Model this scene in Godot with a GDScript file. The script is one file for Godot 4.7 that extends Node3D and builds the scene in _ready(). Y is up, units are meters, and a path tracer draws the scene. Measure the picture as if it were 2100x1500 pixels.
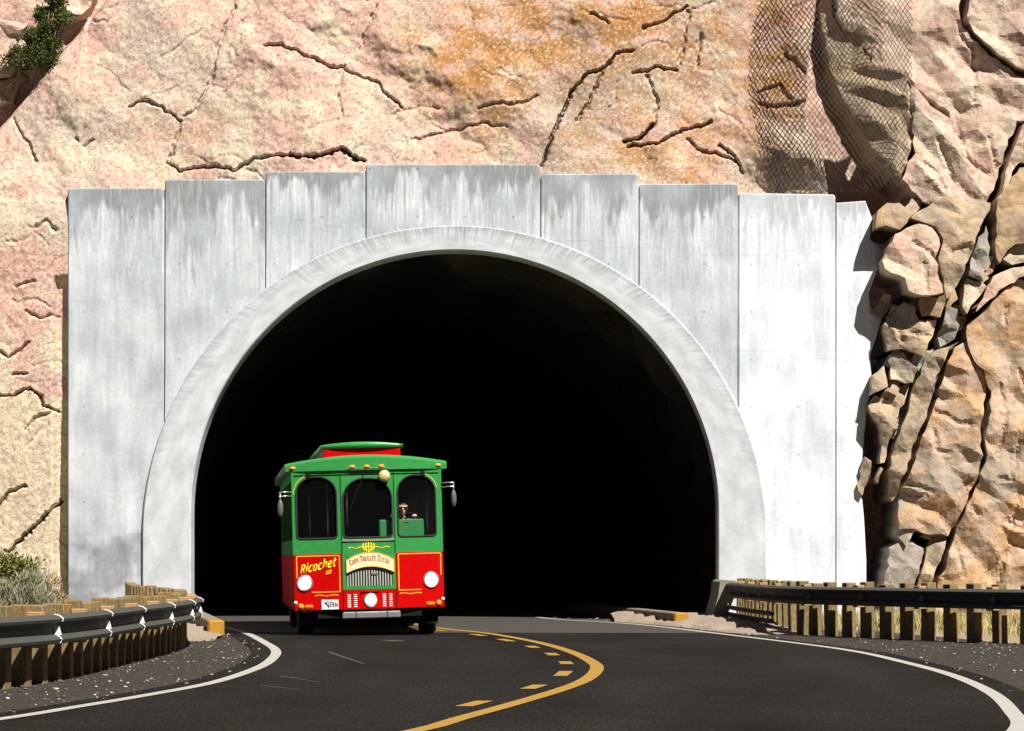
extends Node3D

# ---------------------------------------------------------------- measured outlines (metres)
var EDGE_LINE_NEAR_BUS: PackedVector2Array = PackedVector2Array([Vector2(-8.300, -70.000), Vector2(-7.600, -62.000), Vector2(-6.750, -56.000), Vector2(-5.962, -51.609), Vector2(-4.831, -46.378), Vector2(-3.862, -40.376), Vector2(-3.408, -37.103), Vector2(-3.185, -34.320), Vector2(-3.073, -31.200), Vector2(-3.172, -27.456), Vector2(-3.520, -24.780), Vector2(-3.874, -22.728), Vector2(-4.187, -21.055), Vector2(-5.300, -16.500), Vector2(-7.400, -11.000), Vector2(-10.500, -5.000), Vector2(-14.500, 1.000)])
var CENTRE_LINE: PackedVector2Array = PackedVector2Array([Vector2(-4.000, -70.000), Vector2(-3.000, -60.000), Vector2(-2.000, -52.500), Vector2(-1.245, -48.681), Vector2(-0.433, -45.760), Vector2(0.387, -40.857), Vector2(0.830, -36.511), Vector2(1.021, -32.686), Vector2(0.994, -30.507), Vector2(0.796, -28.016), Vector2(0.491, -25.902), Vector2(0.000, -23.268), Vector2(-0.440, -21.120), Vector2(-0.743, -19.611), Vector2(-1.750, -16.500), Vector2(-3.800, -11.000), Vector2(-6.800, -5.000), Vector2(-10.800, 1.000)])
var EDGE_LINE_FAR: PackedVector2Array = PackedVector2Array([Vector2(-0.400, -70.000), Vector2(0.300, -62.000), Vector2(0.867, -57.200), Vector2(2.481, -52.397), Vector2(3.640, -45.760), Vector2(4.535, -39.907), Vector2(4.910, -36.511), Vector2(5.000, -33.000), Vector2(4.979, -29.209), Vector2(4.719, -25.422), Vector2(4.298, -22.142), Vector2(3.844, -19.611), Vector2(2.600, -15.500), Vector2(0.200, -10.000), Vector2(-3.000, -4.000), Vector2(-7.000, 2.000)])
var crack_lines = [
	[PackedVector2Array([Vector2(-6.033, 13.366), Vector2(-6.348, 12.632), Vector2(-6.505, 11.792), Vector2(-6.694, 11.373), Vector2(-6.873, 11.005), Vector2(-7.114, 10.901)]), 0.045, 0.100],
	[PackedVector2Array([Vector2(-8.289, 11.142), Vector2(-8.079, 11.215), Vector2(-7.869, 11.236), Vector2(-7.555, 11.089), Vector2(-7.156, 10.817)]), 0.060, 0.160],
	[PackedVector2Array([Vector2(-7.450, 9.904), Vector2(-7.187, 9.725), Vector2(-6.820, 9.767), Vector2(-6.400, 9.820), Vector2(-5.981, 9.694), Vector2(-5.561, 9.956), Vector2(-4.984, 10.030)]), 0.060, 0.160],
	[PackedVector2Array([Vector2(-4.984, 10.030), Vector2(-4.617, 9.988), Vector2(-4.040, 10.009), Vector2(-3.672, 10.166), Vector2(-3.462, 10.009), Vector2(-3.169, 9.883)]), 0.110, 0.450],
	[PackedVector2Array([Vector2(-5.351, 12.474), Vector2(-4.984, 12.453), Vector2(-4.669, 12.317), Vector2(-4.302, 12.160), Vector2(-3.987, 12.002), Vector2(-3.672, 11.950), Vector2(-3.253, 11.792), Vector2(-2.938, 11.688), Vector2(-2.623, 11.320), Vector2(-2.392, 11.110)]), 0.060, 0.160],
	[PackedVector2Array([Vector2(-7.156, 10.817), Vector2(-7.292, 10.323), Vector2(-7.450, 9.904)]), 0.050, 0.120],
	[PackedVector2Array([Vector2(0.630, 9.820), Vector2(0.839, 10.428), Vector2(1.049, 10.901), Vector2(1.312, 11.478), Vector2(1.626, 11.845), Vector2(1.994, 11.950), Vector2(2.224, 12.265), Vector2(2.623, 12.370)]), 0.075, 0.250],
	[PackedVector2Array([Vector2(1.416, 10.796), Vector2(1.679, 11.268), Vector2(1.941, 11.897)]), 0.050, 0.140],
	[PackedVector2Array([Vector2(2.413, 10.323), Vector2(2.749, 10.418), Vector2(3.043, 10.743)]), 0.100, 0.450],
	[PackedVector2Array([Vector2(2.518, 10.240), Vector2(2.885, 10.240), Vector2(3.253, 10.344), Vector2(3.672, 10.586), Vector2(4.092, 10.691), Vector2(4.302, 10.817)]), 0.060, 0.200],
	[PackedVector2Array([Vector2(3.777, 10.428), Vector2(3.987, 10.166), Vector2(4.512, 10.061), Vector2(4.879, 9.851), Vector2(4.984, 9.641)]), 0.050, 0.140],
	[PackedVector2Array([Vector2(4.512, 10.271), Vector2(4.827, 10.030), Vector2(4.963, 9.694)]), 0.060, 0.200],
	[PackedVector2Array([Vector2(2.623, 11.845), Vector2(2.885, 11.897), Vector2(3.095, 12.002), Vector2(3.567, 11.918)]), 0.060, 0.180],
	[PackedVector2Array([Vector2(1.679, 13.156), Vector2(2.098, 12.947)]), 0.050, 0.150],
	[PackedVector2Array([Vector2(2.833, 12.842), Vector2(3.253, 12.999), Vector2(3.777, 13.314)]), 0.060, 0.160],
	[PackedVector2Array([Vector2(3.830, 13.209), Vector2(3.725, 12.527), Vector2(3.620, 12.002)]), 0.045, 0.100],
	[PackedVector2Array([Vector2(-2.938, 13.366), Vector2(-3.095, 12.947), Vector2(-3.305, 12.422)]), 0.045, 0.100],
	[PackedVector2Array([Vector2(-11.017, 4.825), Vector2(-10.650, 4.846), Vector2(-10.335, 5.004), Vector2(-10.073, 4.815), Vector2(-10.020, 4.605), Vector2(-9.758, 4.500)]), 0.060, 0.200],
	[PackedVector2Array([Vector2(-11.017, 2.507), Vector2(-10.755, 2.769), Vector2(-10.440, 2.905)]), 0.060, 0.180],
	[PackedVector2Array([Vector2(-10.807, 1.510), Vector2(-10.178, 2.087), Vector2(-9.705, 2.580)]), 0.090, 0.350],
	[PackedVector2Array([Vector2(-10.387, 4.133), Vector2(-10.230, 4.343), Vector2(-9.863, 4.469)]), 0.050, 0.120],
	[PackedVector2Array([Vector2(-10.702, 5.287), Vector2(-10.387, 5.308)]), 0.050, 0.150],
	[PackedVector2Array([Vector2(-11.017, 5.812), Vector2(-10.755, 5.654), Vector2(-10.335, 5.969)]), 0.050, 0.140],
	[PackedVector2Array([Vector2(-10.860, 10.901), Vector2(-10.597, 10.533), Vector2(-10.387, 10.219), Vector2(-10.283, 9.904)]), 0.050, 0.120],
	[PackedVector2Array([Vector2(5.372, 11.215), Vector2(5.509, 11.100), Vector2(5.981, 11.142), Vector2(6.400, 11.226)]), 0.110, 0.450],
	[PackedVector2Array([Vector2(5.351, 11.425), Vector2(5.771, 11.583), Vector2(6.033, 11.268)]), 0.060, 0.200],
	[PackedVector2Array([Vector2(5.928, 12.265), Vector2(6.191, 12.002), Vector2(6.421, 11.813)]), 0.070, 0.250],
	[PackedVector2Array([Vector2(-0.682, 11.058), Vector2(-0.420, 11.142), Vector2(0.210, 11.152), Vector2(0.525, 11.310)]), 0.050, 0.120],
	[PackedVector2Array([Vector2(-2.151, 10.376), Vector2(-1.574, 10.533), Vector2(-0.630, 10.743), Vector2(-0.105, 10.659)]), 0.045, 0.100],
	[PackedVector2Array([Vector2(-3.672, 10.848), Vector2(-3.777, 11.478), Vector2(-3.620, 12.002)]), 0.040, 0.080],
	[PackedVector2Array([Vector2(-9.443, 10.397), Vector2(-9.233, 10.271), Vector2(-9.076, 10.397)]), 0.050, 0.100],
	[PackedVector2Array([Vector2(3.987, 12.002), Vector2(4.092, 12.737)]), 0.045, 0.100],
	[PackedVector2Array([Vector2(3.043, 10.638), Vector2(3.148, 11.268), Vector2(2.938, 11.792)]), 0.045, 0.100],
	[PackedVector2Array([Vector2(-10.178, 8.435), Vector2(-9.968, 8.592), Vector2(-9.779, 8.382)]), 0.050, 0.100],
	[PackedVector2Array([Vector2(-10.597, 7.176), Vector2(-10.230, 7.281)]), 0.050, 0.100],
	[PackedVector2Array([Vector2(-10.387, 6.651), Vector2(-10.125, 6.494), Vector2(-9.758, 6.546)]), 0.050, 0.100]]
var slab_list = [
	[PackedVector2Array([Vector2(7.142, 14.958), Vector2(10.061, 14.958), Vector2(9.748, 13.290), Vector2(9.780, 13.102), Vector2(10.009, 12.664), Vector2(10.322, 12.352), Vector2(10.947, 11.830), Vector2(13.450, 11.205), Vector2(13.450, 11.413), Vector2(11.990, 11.101), Vector2(10.947, 10.829), Vector2(10.687, 10.162), Vector2(10.478, 9.485), Vector2(10.270, 9.067), Vector2(9.905, 9.432), Vector2(9.748, 9.954), Vector2(9.644, 10.475), Vector2(9.540, 11.048), Vector2(9.227, 11.309), Vector2(8.914, 11.518), Vector2(8.654, 11.830), Vector2(7.820, 12.122), Vector2(7.872, 12.300), Vector2(7.715, 12.508), Vector2(7.663, 12.790), Vector2(7.298, 12.977), Vector2(7.142, 13.290)]), -55.05, 0.02, -0.06, "pale"],
	[PackedVector2Array([Vector2(8.562, 11.696), Vector2(8.802, 11.363), Vector2(9.010, 11.092), Vector2(9.427, 10.800), Vector2(9.552, 10.415), Vector2(9.646, 9.925), Vector2(9.812, 9.383), Vector2(10.188, 8.988), Vector2(9.740, 8.863), Vector2(9.167, 8.925), Vector2(8.802, 8.988), Vector2(8.667, 9.165), Vector2(8.385, 9.477), Vector2(8.490, 9.842), Vector2(8.667, 10.050), Vector2(8.625, 10.988)]), -55.00, 0.05, -0.12, "pale"],
	[PackedVector2Array([Vector2(10.275, 14.966), Vector2(13.457, 14.966), Vector2(13.457, 11.471), Vector2(10.953, 12.003), Vector2(10.348, 12.462), Vector2(10.056, 12.796), Vector2(9.889, 13.151), Vector2(9.942, 13.297)]), -55.08, 0.00, -0.05, "pale"],
	[PackedVector2Array([Vector2(10.990, 10.696), Vector2(12.188, 10.967), Vector2(13.438, 11.196), Vector2(13.438, 9.842), Vector2(10.938, 9.894), Vector2(10.479, 9.133), Vector2(10.604, 9.529), Vector2(10.812, 10.154)]), -55.00, 0.10, -0.05, "pink"],
	[PackedVector2Array([Vector2(6.872, 15.107), Vector2(7.083, 15.107), Vector2(7.104, 13.294), Vector2(7.294, 12.978), Vector2(7.631, 12.873), Vector2(7.694, 12.525), Vector2(7.821, 12.282), Vector2(7.821, 12.093), Vector2(8.600, 11.861), Vector2(8.664, 11.102), Vector2(8.695, 10.259), Vector2(8.516, 9.964), Vector2(8.411, 9.437), Vector2(8.010, 9.785), Vector2(7.799, 10.259), Vector2(7.483, 10.786), Vector2(7.272, 11.313), Vector2(7.009, 12.156), Vector2(6.851, 12.999)]), -55.65, 0.50, -0.05, "tan"],
	[PackedVector2Array([Vector2(7.788, 8.734), Vector2(8.017, 8.932), Vector2(8.287, 8.932), Vector2(8.453, 8.786), Vector2(8.599, 8.734), Vector2(8.266, 8.350), Vector2(8.121, 8.370), Vector2(7.954, 8.433), Vector2(7.736, 8.370)]), -54.90, -0.10, -0.30, "brown"],
	[PackedVector2Array([Vector2(7.867, 7.688), Vector2(7.960, 7.843), Vector2(8.135, 8.226), Vector2(8.652, 8.464), Vector2(8.931, 8.360), Vector2(9.076, 8.143), Vector2(9.035, 7.864), Vector2(8.983, 7.709), Vector2(9.014, 7.399), Vector2(9.107, 6.965), Vector2(8.652, 6.903), Vector2(8.383, 7.016), Vector2(8.332, 7.296), Vector2(7.908, 7.482)]), -54.58, 0.00, -0.20, "pink"],
	[PackedVector2Array([Vector2(8.453, 8.673), Vector2(8.723, 8.808), Vector2(9.242, 9.047), Vector2(10.239, 8.943), Vector2(10.052, 8.548), Vector2(9.844, 8.050), Vector2(9.616, 7.448), Vector2(9.429, 7.084), Vector2(9.242, 6.866), Vector2(9.138, 7.427), Vector2(9.086, 7.738), Vector2(9.138, 7.894), Vector2(9.190, 8.154), Vector2(9.034, 8.434), Vector2(8.713, 8.538)]), -54.83, 0.12, -0.15, "tan"],
	[PackedVector2Array([Vector2(7.947, 6.349), Vector2(8.363, 6.816), Vector2(8.612, 6.681), Vector2(8.674, 6.442), Vector2(9.038, 6.411), Vector2(8.955, 6.079), Vector2(8.757, 5.622), Vector2(8.363, 5.809), Vector2(8.020, 5.788), Vector2(7.947, 6.182)]), -54.85, 0.05, -0.20, "tan"],
	[PackedVector2Array([Vector2(8.700, 6.882), Vector2(9.199, 6.944), Vector2(9.209, 6.788), Vector2(9.105, 6.466), Vector2(8.721, 6.497), Vector2(8.658, 6.684)]), -54.88, 0.10, 0.05, "ochre"],
	[PackedVector2Array([Vector2(8.089, 5.719), Vector2(8.349, 5.750), Vector2(8.453, 5.553), Vector2(8.661, 5.386), Vector2(8.547, 5.095), Vector2(8.089, 5.158)]), -54.90, 0.15, -0.30, "cream"],
	[PackedVector2Array([Vector2(7.698, 5.248), Vector2(7.990, 5.487), Vector2(8.021, 4.998), Vector2(7.792, 4.904), Vector2(7.635, 4.821)]), -55.00, -0.10, -0.20, "tan"],
	[PackedVector2Array([Vector2(7.625, 4.612), Vector2(7.781, 4.842), Vector2(8.042, 4.717), Vector2(8.083, 4.946), Vector2(8.521, 5.071), Vector2(8.427, 4.769), Vector2(8.260, 4.415), Vector2(8.104, 3.977), Vector2(7.948, 3.383), Vector2(7.844, 3.362), Vector2(7.896, 3.748), Vector2(7.833, 4.196)]), -55.00, 0.10, -0.15, "tan"],
	[PackedVector2Array([Vector2(7.454, 3.245), Vector2(7.559, 3.537), Vector2(7.695, 3.433), Vector2(7.695, 3.119), Vector2(7.527, 2.701), Vector2(7.444, 2.795)]), -55.20, -0.10, -0.10, "tan"],
	[PackedVector2Array([Vector2(7.747, 3.056), Vector2(7.872, 3.318), Vector2(7.945, 3.265), Vector2(7.841, 2.941)]), -55.20, 0.00, -0.20, "tan"],
	[PackedVector2Array([Vector2(9.486, 5.960), Vector2(9.279, 5.795), Vector2(9.103, 5.339), Vector2(8.844, 4.510), Vector2(8.637, 3.993), Vector2(8.430, 3.371), Vector2(8.243, 2.853), Vector2(8.150, 2.563), Vector2(8.067, 2.667), Vector2(8.016, 3.247), Vector2(8.192, 3.889), Vector2(8.471, 4.614), Vector2(8.616, 5.132), Vector2(8.792, 5.546), Vector2(9.093, 5.795), Vector2(9.403, 5.919)]), -54.68, 0.25, -0.05, "tan"],
	[PackedVector2Array([Vector2(9.288, 6.788), Vector2(9.517, 6.652), Vector2(9.538, 6.329), Vector2(9.434, 5.996), Vector2(9.143, 5.871), Vector2(9.101, 6.111), Vector2(9.215, 6.475)]), -54.98, 0.20, -0.20, "grey"],
	[PackedVector2Array([Vector2(9.445, 5.836), Vector2(9.735, 6.022), Vector2(9.900, 5.525), Vector2(10.087, 5.215), Vector2(10.128, 4.925), Vector2(9.983, 4.241), Vector2(9.931, 3.734), Vector2(10.004, 3.527), Vector2(9.859, 2.978), Vector2(9.538, 2.336), Vector2(9.300, 1.818), Vector2(8.854, 1.859), Vector2(8.564, 1.984), Vector2(8.243, 1.973), Vector2(8.306, 2.729), Vector2(8.533, 3.319), Vector2(8.761, 3.962), Vector2(8.968, 4.438), Vector2(9.175, 5.080)]), -54.68, 0.08, -0.10, "orange"],
	[PackedVector2Array([Vector2(9.687, 6.154), Vector2(9.791, 6.412), Vector2(10.142, 6.732), Vector2(10.741, 7.249), Vector2(13.323, 7.600), Vector2(13.323, -0.146), Vector2(8.779, -0.146), Vector2(9.057, 0.835), Vector2(9.367, 1.713), Vector2(9.605, 2.312), Vector2(9.935, 2.983), Vector2(10.080, 3.551), Vector2(10.059, 3.727), Vector2(10.121, 4.212), Vector2(10.224, 4.915), Vector2(10.059, 5.348), Vector2(9.853, 5.534), Vector2(9.729, 5.885)]), -54.53, 0.05, -0.08, "orange"],
	[PackedVector2Array([Vector2(7.791, -0.154), Vector2(7.957, 0.874), Vector2(8.072, 1.580), Vector2(8.269, 1.674), Vector2(8.529, 1.705), Vector2(8.799, 1.580), Vector2(8.768, 1.300), Vector2(8.539, 0.625), Vector2(8.394, -0.154)]), -54.85, 0.10, -0.10, "grey"],
	[PackedVector2Array([Vector2(8.430, -0.150), Vector2(8.575, 0.627), Vector2(8.792, 1.300), Vector2(8.834, 1.569), Vector2(9.010, 1.673), Vector2(9.258, 1.714), Vector2(9.196, 1.538), Vector2(8.948, 0.906), Vector2(8.658, -0.150)]), -54.68, 0.15, -0.10, "tan"],
	[PackedVector2Array([Vector2(10.415, 9.075), Vector2(10.955, 9.771), Vector2(13.408, 9.719), Vector2(13.408, 8.368), Vector2(10.758, 8.056), Vector2(10.581, 7.931), Vector2(10.415, 7.640), Vector2(10.332, 7.952), Vector2(10.373, 8.576)]), -54.88, 0.10, -0.10, "brown"],
	[PackedVector2Array([Vector2(9.626, 7.011), Vector2(9.699, 7.313), Vector2(10.031, 7.219), Vector2(10.083, 7.136), Vector2(9.896, 6.876), Vector2(9.761, 6.710), Vector2(9.658, 6.534), Vector2(9.564, 6.679)]), -54.83, 0.10, -0.20, "cream"],
	[PackedVector2Array([Vector2(9.833, 7.786), Vector2(10.134, 8.472), Vector2(10.207, 7.983), Vector2(10.061, 7.484), Vector2(10.009, 7.256), Vector2(9.729, 7.380)]), -54.88, 0.10, -0.15, "grey"],
	[PackedVector2Array([Vector2(10.251, 7.369), Vector2(10.541, 7.504), Vector2(10.894, 7.587), Vector2(13.384, 8.044), Vector2(13.384, 7.732), Vector2(10.811, 7.338), Vector2(10.168, 6.840), Vector2(9.877, 6.591), Vector2(10.085, 7.006)]), -54.78, 0.10, -0.30, "pink"],
	[PackedVector2Array([Vector2(-12.565, 14.921), Vector2(-10.612, 14.921), Vector2(-10.538, 13.443), Vector2(-10.601, 13.020), Vector2(-10.791, 12.788), Vector2(-11.034, 12.788), Vector2(-12.565, 12.598)]), -55.75, 0.10, -0.10, "pale"],
	[PackedVector2Array([Vector2(-9.798, 14.921), Vector2(-8.658, 14.921), Vector2(-9.271, 13.421), Vector2(-9.397, 13.210), Vector2(-9.756, 13.084), Vector2(-9.798, 13.443)]), -55.75, 0.10, -0.20, "pale"],
	[PackedVector2Array([Vector2(-12.554, 12.482), Vector2(-11.045, 12.735), Vector2(-10.866, 12.735), Vector2(-10.834, 12.081), Vector2(-10.971, 11.891), Vector2(-12.554, 11.638)]), -55.70, 0.20, -0.20, "pale"],
	[PackedVector2Array([Vector2(-12.565, 11.521), Vector2(-11.002, 11.859), Vector2(-10.770, 11.985), Vector2(-10.622, 11.859), Vector2(-10.770, 11.700), Vector2(-10.939, 11.331), Vector2(-12.565, 10.697)]), -55.75, 0.10, -0.30, "pink"],
	[PackedVector2Array([Vector2(10.517, 7.735), Vector2(10.600, 7.881), Vector2(10.892, 8.110), Vector2(13.433, 8.297), Vector2(13.433, 8.131), Vector2(10.934, 7.673), Vector2(10.694, 7.621)]), -54.98, 0.10, -0.30, "cream"]]
var WING_EDGE: PackedVector2Array = PackedVector2Array([Vector2(7.600, 9.036), Vector2(7.757, 8.638), Vector2(7.705, 8.219), Vector2(7.988, 7.957), Vector2(7.862, 7.537), Vector2(7.674, 7.066), Vector2(7.705, 6.751), Vector2(7.967, 6.489), Vector2(7.705, 5.703), Vector2(7.757, 5.074), Vector2(7.621, 4.445), Vector2(7.569, 3.921), Vector2(7.516, 3.292), Vector2(7.516, 2.768), Vector2(7.569, 2.243), Vector2(7.621, 1.300), Vector2(7.621, -0.325)])
var slab_cracks = [PackedVector2Array([Vector2(9.722, 13.049), Vector2(9.826, 12.634), Vector2(9.982, 12.478)]),
PackedVector2Array([Vector2(8.630, 11.542), Vector2(8.609, 11.126), Vector2(8.630, 10.918)]),
PackedVector2Array([Vector2(9.150, 10.346), Vector2(9.358, 9.826), Vector2(9.462, 9.410)]),
PackedVector2Array([Vector2(9.722, 10.658), Vector2(9.878, 10.034), Vector2(10.086, 9.826), Vector2(10.346, 9.670)]),
PackedVector2Array([Vector2(8.838, 9.826), Vector2(9.098, 9.618), Vector2(9.254, 9.202)]),
PackedVector2Array([Vector2(10.034, 12.634), Vector2(10.086, 12.010), Vector2(10.034, 11.282)]),
PackedVector2Array([Vector2(8.526, 8.059), Vector2(8.838, 7.851), Vector2(8.994, 7.643)]),
PackedVector2Array([Vector2(8.755, 7.591), Vector2(8.786, 7.019)]),
PackedVector2Array([Vector2(9.358, 7.851), Vector2(9.722, 8.007)]),
PackedVector2Array([Vector2(8.890, 4.471), Vector2(9.254, 4.419), Vector2(9.514, 4.211), Vector2(9.722, 4.211)]),
PackedVector2Array([Vector2(8.994, 4.055), Vector2(9.046, 3.639), Vector2(9.306, 3.588)]),
PackedVector2Array([Vector2(8.370, 2.943), Vector2(8.682, 2.860), Vector2(8.942, 2.756)]),
PackedVector2Array([Vector2(9.514, 2.756), Vector2(9.774, 3.016)]),
PackedVector2Array([Vector2(8.318, 2.756), Vector2(8.838, 2.652)]),
PackedVector2Array([Vector2(10.398, 5.043), Vector2(10.502, 4.419), Vector2(10.294, 3.484)]),
PackedVector2Array([Vector2(10.918, 4.315), Vector2(10.762, 3.899), Vector2(10.658, 3.224)]),
PackedVector2Array([Vector2(10.502, 2.153), Vector2(10.710, 1.976), Vector2(10.918, 1.976)]),
PackedVector2Array([Vector2(10.294, 3.016), Vector2(10.554, 3.016), Vector2(10.606, 3.588)]),
PackedVector2Array([Vector2(9.722, 2.444), Vector2(9.878, 2.288)]),
PackedVector2Array([Vector2(10.502, 1.508), Vector2(9.982, 0.884)]),
PackedVector2Array([Vector2(10.554, 6.707), Vector2(10.502, 6.395)]),
PackedVector2Array([Vector2(10.814, 5.355), Vector2(10.918, 4.939)]),
PackedVector2Array([Vector2(9.462, 1.508), Vector2(9.566, 0.988)]),
PackedVector2Array([Vector2(10.346, 10.450), Vector2(10.502, 9.826)]),
PackedVector2Array([Vector2(10.762, 2.756), Vector2(10.502, 1.612), Vector2(10.294, 0.780)]),
PackedVector2Array([Vector2(8.162, 6.395), Vector2(8.318, 5.979)]),
PackedVector2Array([Vector2(8.318, 6.187), Vector2(8.838, 6.083)])]
var chip_list: PackedVector2Array = PackedVector2Array([Vector2(8.244, 4.952), Vector2(8.348, 5.526), Vector2(8.192, 4.326), Vector2(8.870, 5.526), Vector2(9.371, 6.622), Vector2(8.505, 6.622), Vector2(8.348, 4.431), Vector2(8.662, 6.100), Vector2(8.662, 8.709), Vector2(9.757, 6.622), Vector2(10.279, 7.614), Vector2(8.348, 1.770), Vector2(9.027, 1.738), Vector2(10.279, 4.639), Vector2(8.140, 6.831), Vector2(8.244, 3.909), Vector2(8.922, 5.057)])
var CLEFT_EDGE: PackedVector2Array = PackedVector2Array([Vector2(6.768, 15.465), Vector2(6.610, 13.366), Vector2(6.484, 12.422), Vector2(6.400, 11.855), Vector2(6.400, 11.320), Vector2(6.327, 11.037), Vector2(6.358, 10.754), Vector2(6.610, 10.376), Vector2(6.736, 9.904), Vector2(6.862, 9.306), Vector2(6.862, 8.959)])
var NET_START: PackedVector2Array = PackedVector2Array([Vector2(5.395, 15.414), Vector2(5.332, 13.323), Vector2(5.175, 12.695), Vector2(5.123, 11.964), Vector2(5.175, 11.232), Vector2(5.280, 10.605), Vector2(5.436, 9.873), Vector2(5.510, 9.245)])
var NET_END: PackedVector2Array = PackedVector2Array([Vector2(8.698, 15.363), Vector2(8.646, 13.279), Vector2(8.625, 11.925), Vector2(8.562, 10.675), Vector2(8.438, 9.842), Vector2(8.333, 9.404), Vector2(8.292, 9.217)])
var RAIL_WEST: PackedVector2Array = PackedVector2Array([Vector2(-9.2, -15.0), Vector2(-6.9, -19.5), Vector2(-5.7, -23.0), Vector2(-5.08, -25.6), Vector2(-4.75, -28.0), Vector2(-4.68, -32.2), Vector2(-4.66, -36.5), Vector2(-4.9, -40.0), Vector2(-5.4, -43.0), Vector2(-6.15, -46.0), Vector2(-7.0, -49.5), Vector2(-7.7, -53.6)])
var RAIL_EAST: PackedVector2Array = PackedVector2Array([Vector2(4.5, -53.4), Vector2(4.58, -49.5), Vector2(4.82, -45.9), Vector2(5.37, -44.2), Vector2(6.7, -41.6), Vector2(7.87, -39.9), Vector2(9.6, -38.2), Vector2(12.0, -36.6), Vector2(15.0, -35.4)])
# portal wall
const WALL_Z := -55.0
const ARCH_X := -1.23
const RING_IN := 5.625
const RING_IN_Y := 2.29
const RING_OUT := 6.667
const RING_OUT_Y := 1.79
# start x, end x, top y, front set-forward
var panel_list = [[-9.5, -7.427, 9.26, 0.0], [-7.427, -5.27, 9.44, 0.02], [-5.27, -3.125, 9.61, 0.04], [-3.125, 0.604, 9.76, 0.06], [0.604, 2.708, 9.56, 0.04], [2.708, 4.833, 9.35, 0.02]]

var XF := Transform3D()
var M := {}
var rng := RandomNumberGenerator.new()

# ---------------------------------------------------------------- small helpers
func noise(sd: int, freq: float, oct := 3, kind := FastNoiseLite.TYPE_SIMPLEX_SMOOTH) -> FastNoiseLite:
	var n := FastNoiseLite.new()
	n.seed = sd
	n.noise_type = kind
	n.frequency = freq
	n.fractal_type = FastNoiseLite.FRACTAL_FBM if oct > 1 else FastNoiseLite.FRACTAL_NONE
	n.fractal_octaves = oct
	return n

func noise_tex(sd: int, freq: float, oct: int, lo: float, hi: float, size := 512) -> NoiseTexture2D:
	var t := NoiseTexture2D.new()
	t.width = size
	t.height = size
	t.seamless = true
	t.noise = noise(sd, freq, oct)
	var g := Gradient.new()
	g.set_color(0, Color(lo, lo, lo))
	g.set_color(1, Color(hi, hi, hi))
	t.color_ramp = g
	return t

func mat(r: float, g: float, b: float, rough := 0.6, metal := 0.0) -> StandardMaterial3D:
	var m := StandardMaterial3D.new()
	m.albedo_color = Color(r, g, b).linear_to_srgb()
	m.roughness = rough
	m.metallic = metal
	return m

func grained(m: StandardMaterial3D, tex: Texture2D, scale: float, relief: Texture2D = null, cm := 0.0) -> StandardMaterial3D:
	m.albedo_texture = tex
	m.uv1_triplanar = true
	m.uv1_world_triplanar = true
	m.uv1_scale = Vector3(scale, scale, scale)
	if relief:
		m.heightmap_enabled = true
		m.heightmap_texture = relief
		m.heightmap_scale = cm
	return m

func mb(flat := true) -> SurfaceTool:
	var st := SurfaceTool.new()
	st.begin(Mesh.PRIMITIVE_TRIANGLES)
	st.set_smooth_group(-1 if flat else 0)
	return st

func tri(st: SurfaceTool, a: Vector3, b: Vector3, c: Vector3) -> void:
	st.add_vertex(XF * a)
	st.add_vertex(XF * c)
	st.add_vertex(XF * b)

func quad(st: SurfaceTool, a: Vector3, b: Vector3, c: Vector3, d: Vector3) -> void:
	tri(st, a, b, c)
	tri(st, a, c, d)

func commit(st: SurfaceTool, called: String, m: Material, parent: Node = self) -> MeshInstance3D:
	st.generate_normals()
	var o := MeshInstance3D.new()
	o.name = called
	o.mesh = st.commit()
	o.material_override = m
	parent.add_child(o, true)
	return o

func thing(called: String, label: String, category: String, at := Vector3.ZERO, group := "") -> Node3D:
	var o := Node3D.new()
	o.name = called
	add_child(o, true)
	o.position = at
	o.set_meta("label", label)
	o.set_meta("category", category)
	if group:
		o.set_meta("group", group)
	return o

func tag(o: Node, label: String, category: String, kind := "") -> void:
	o.set_meta("label", label)
	o.set_meta("category", category)
	if kind:
		o.set_meta("kind", kind)

func setting(o: Node, label: String, category: String) -> void:
	tag(o, label, category, "structure")

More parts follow.
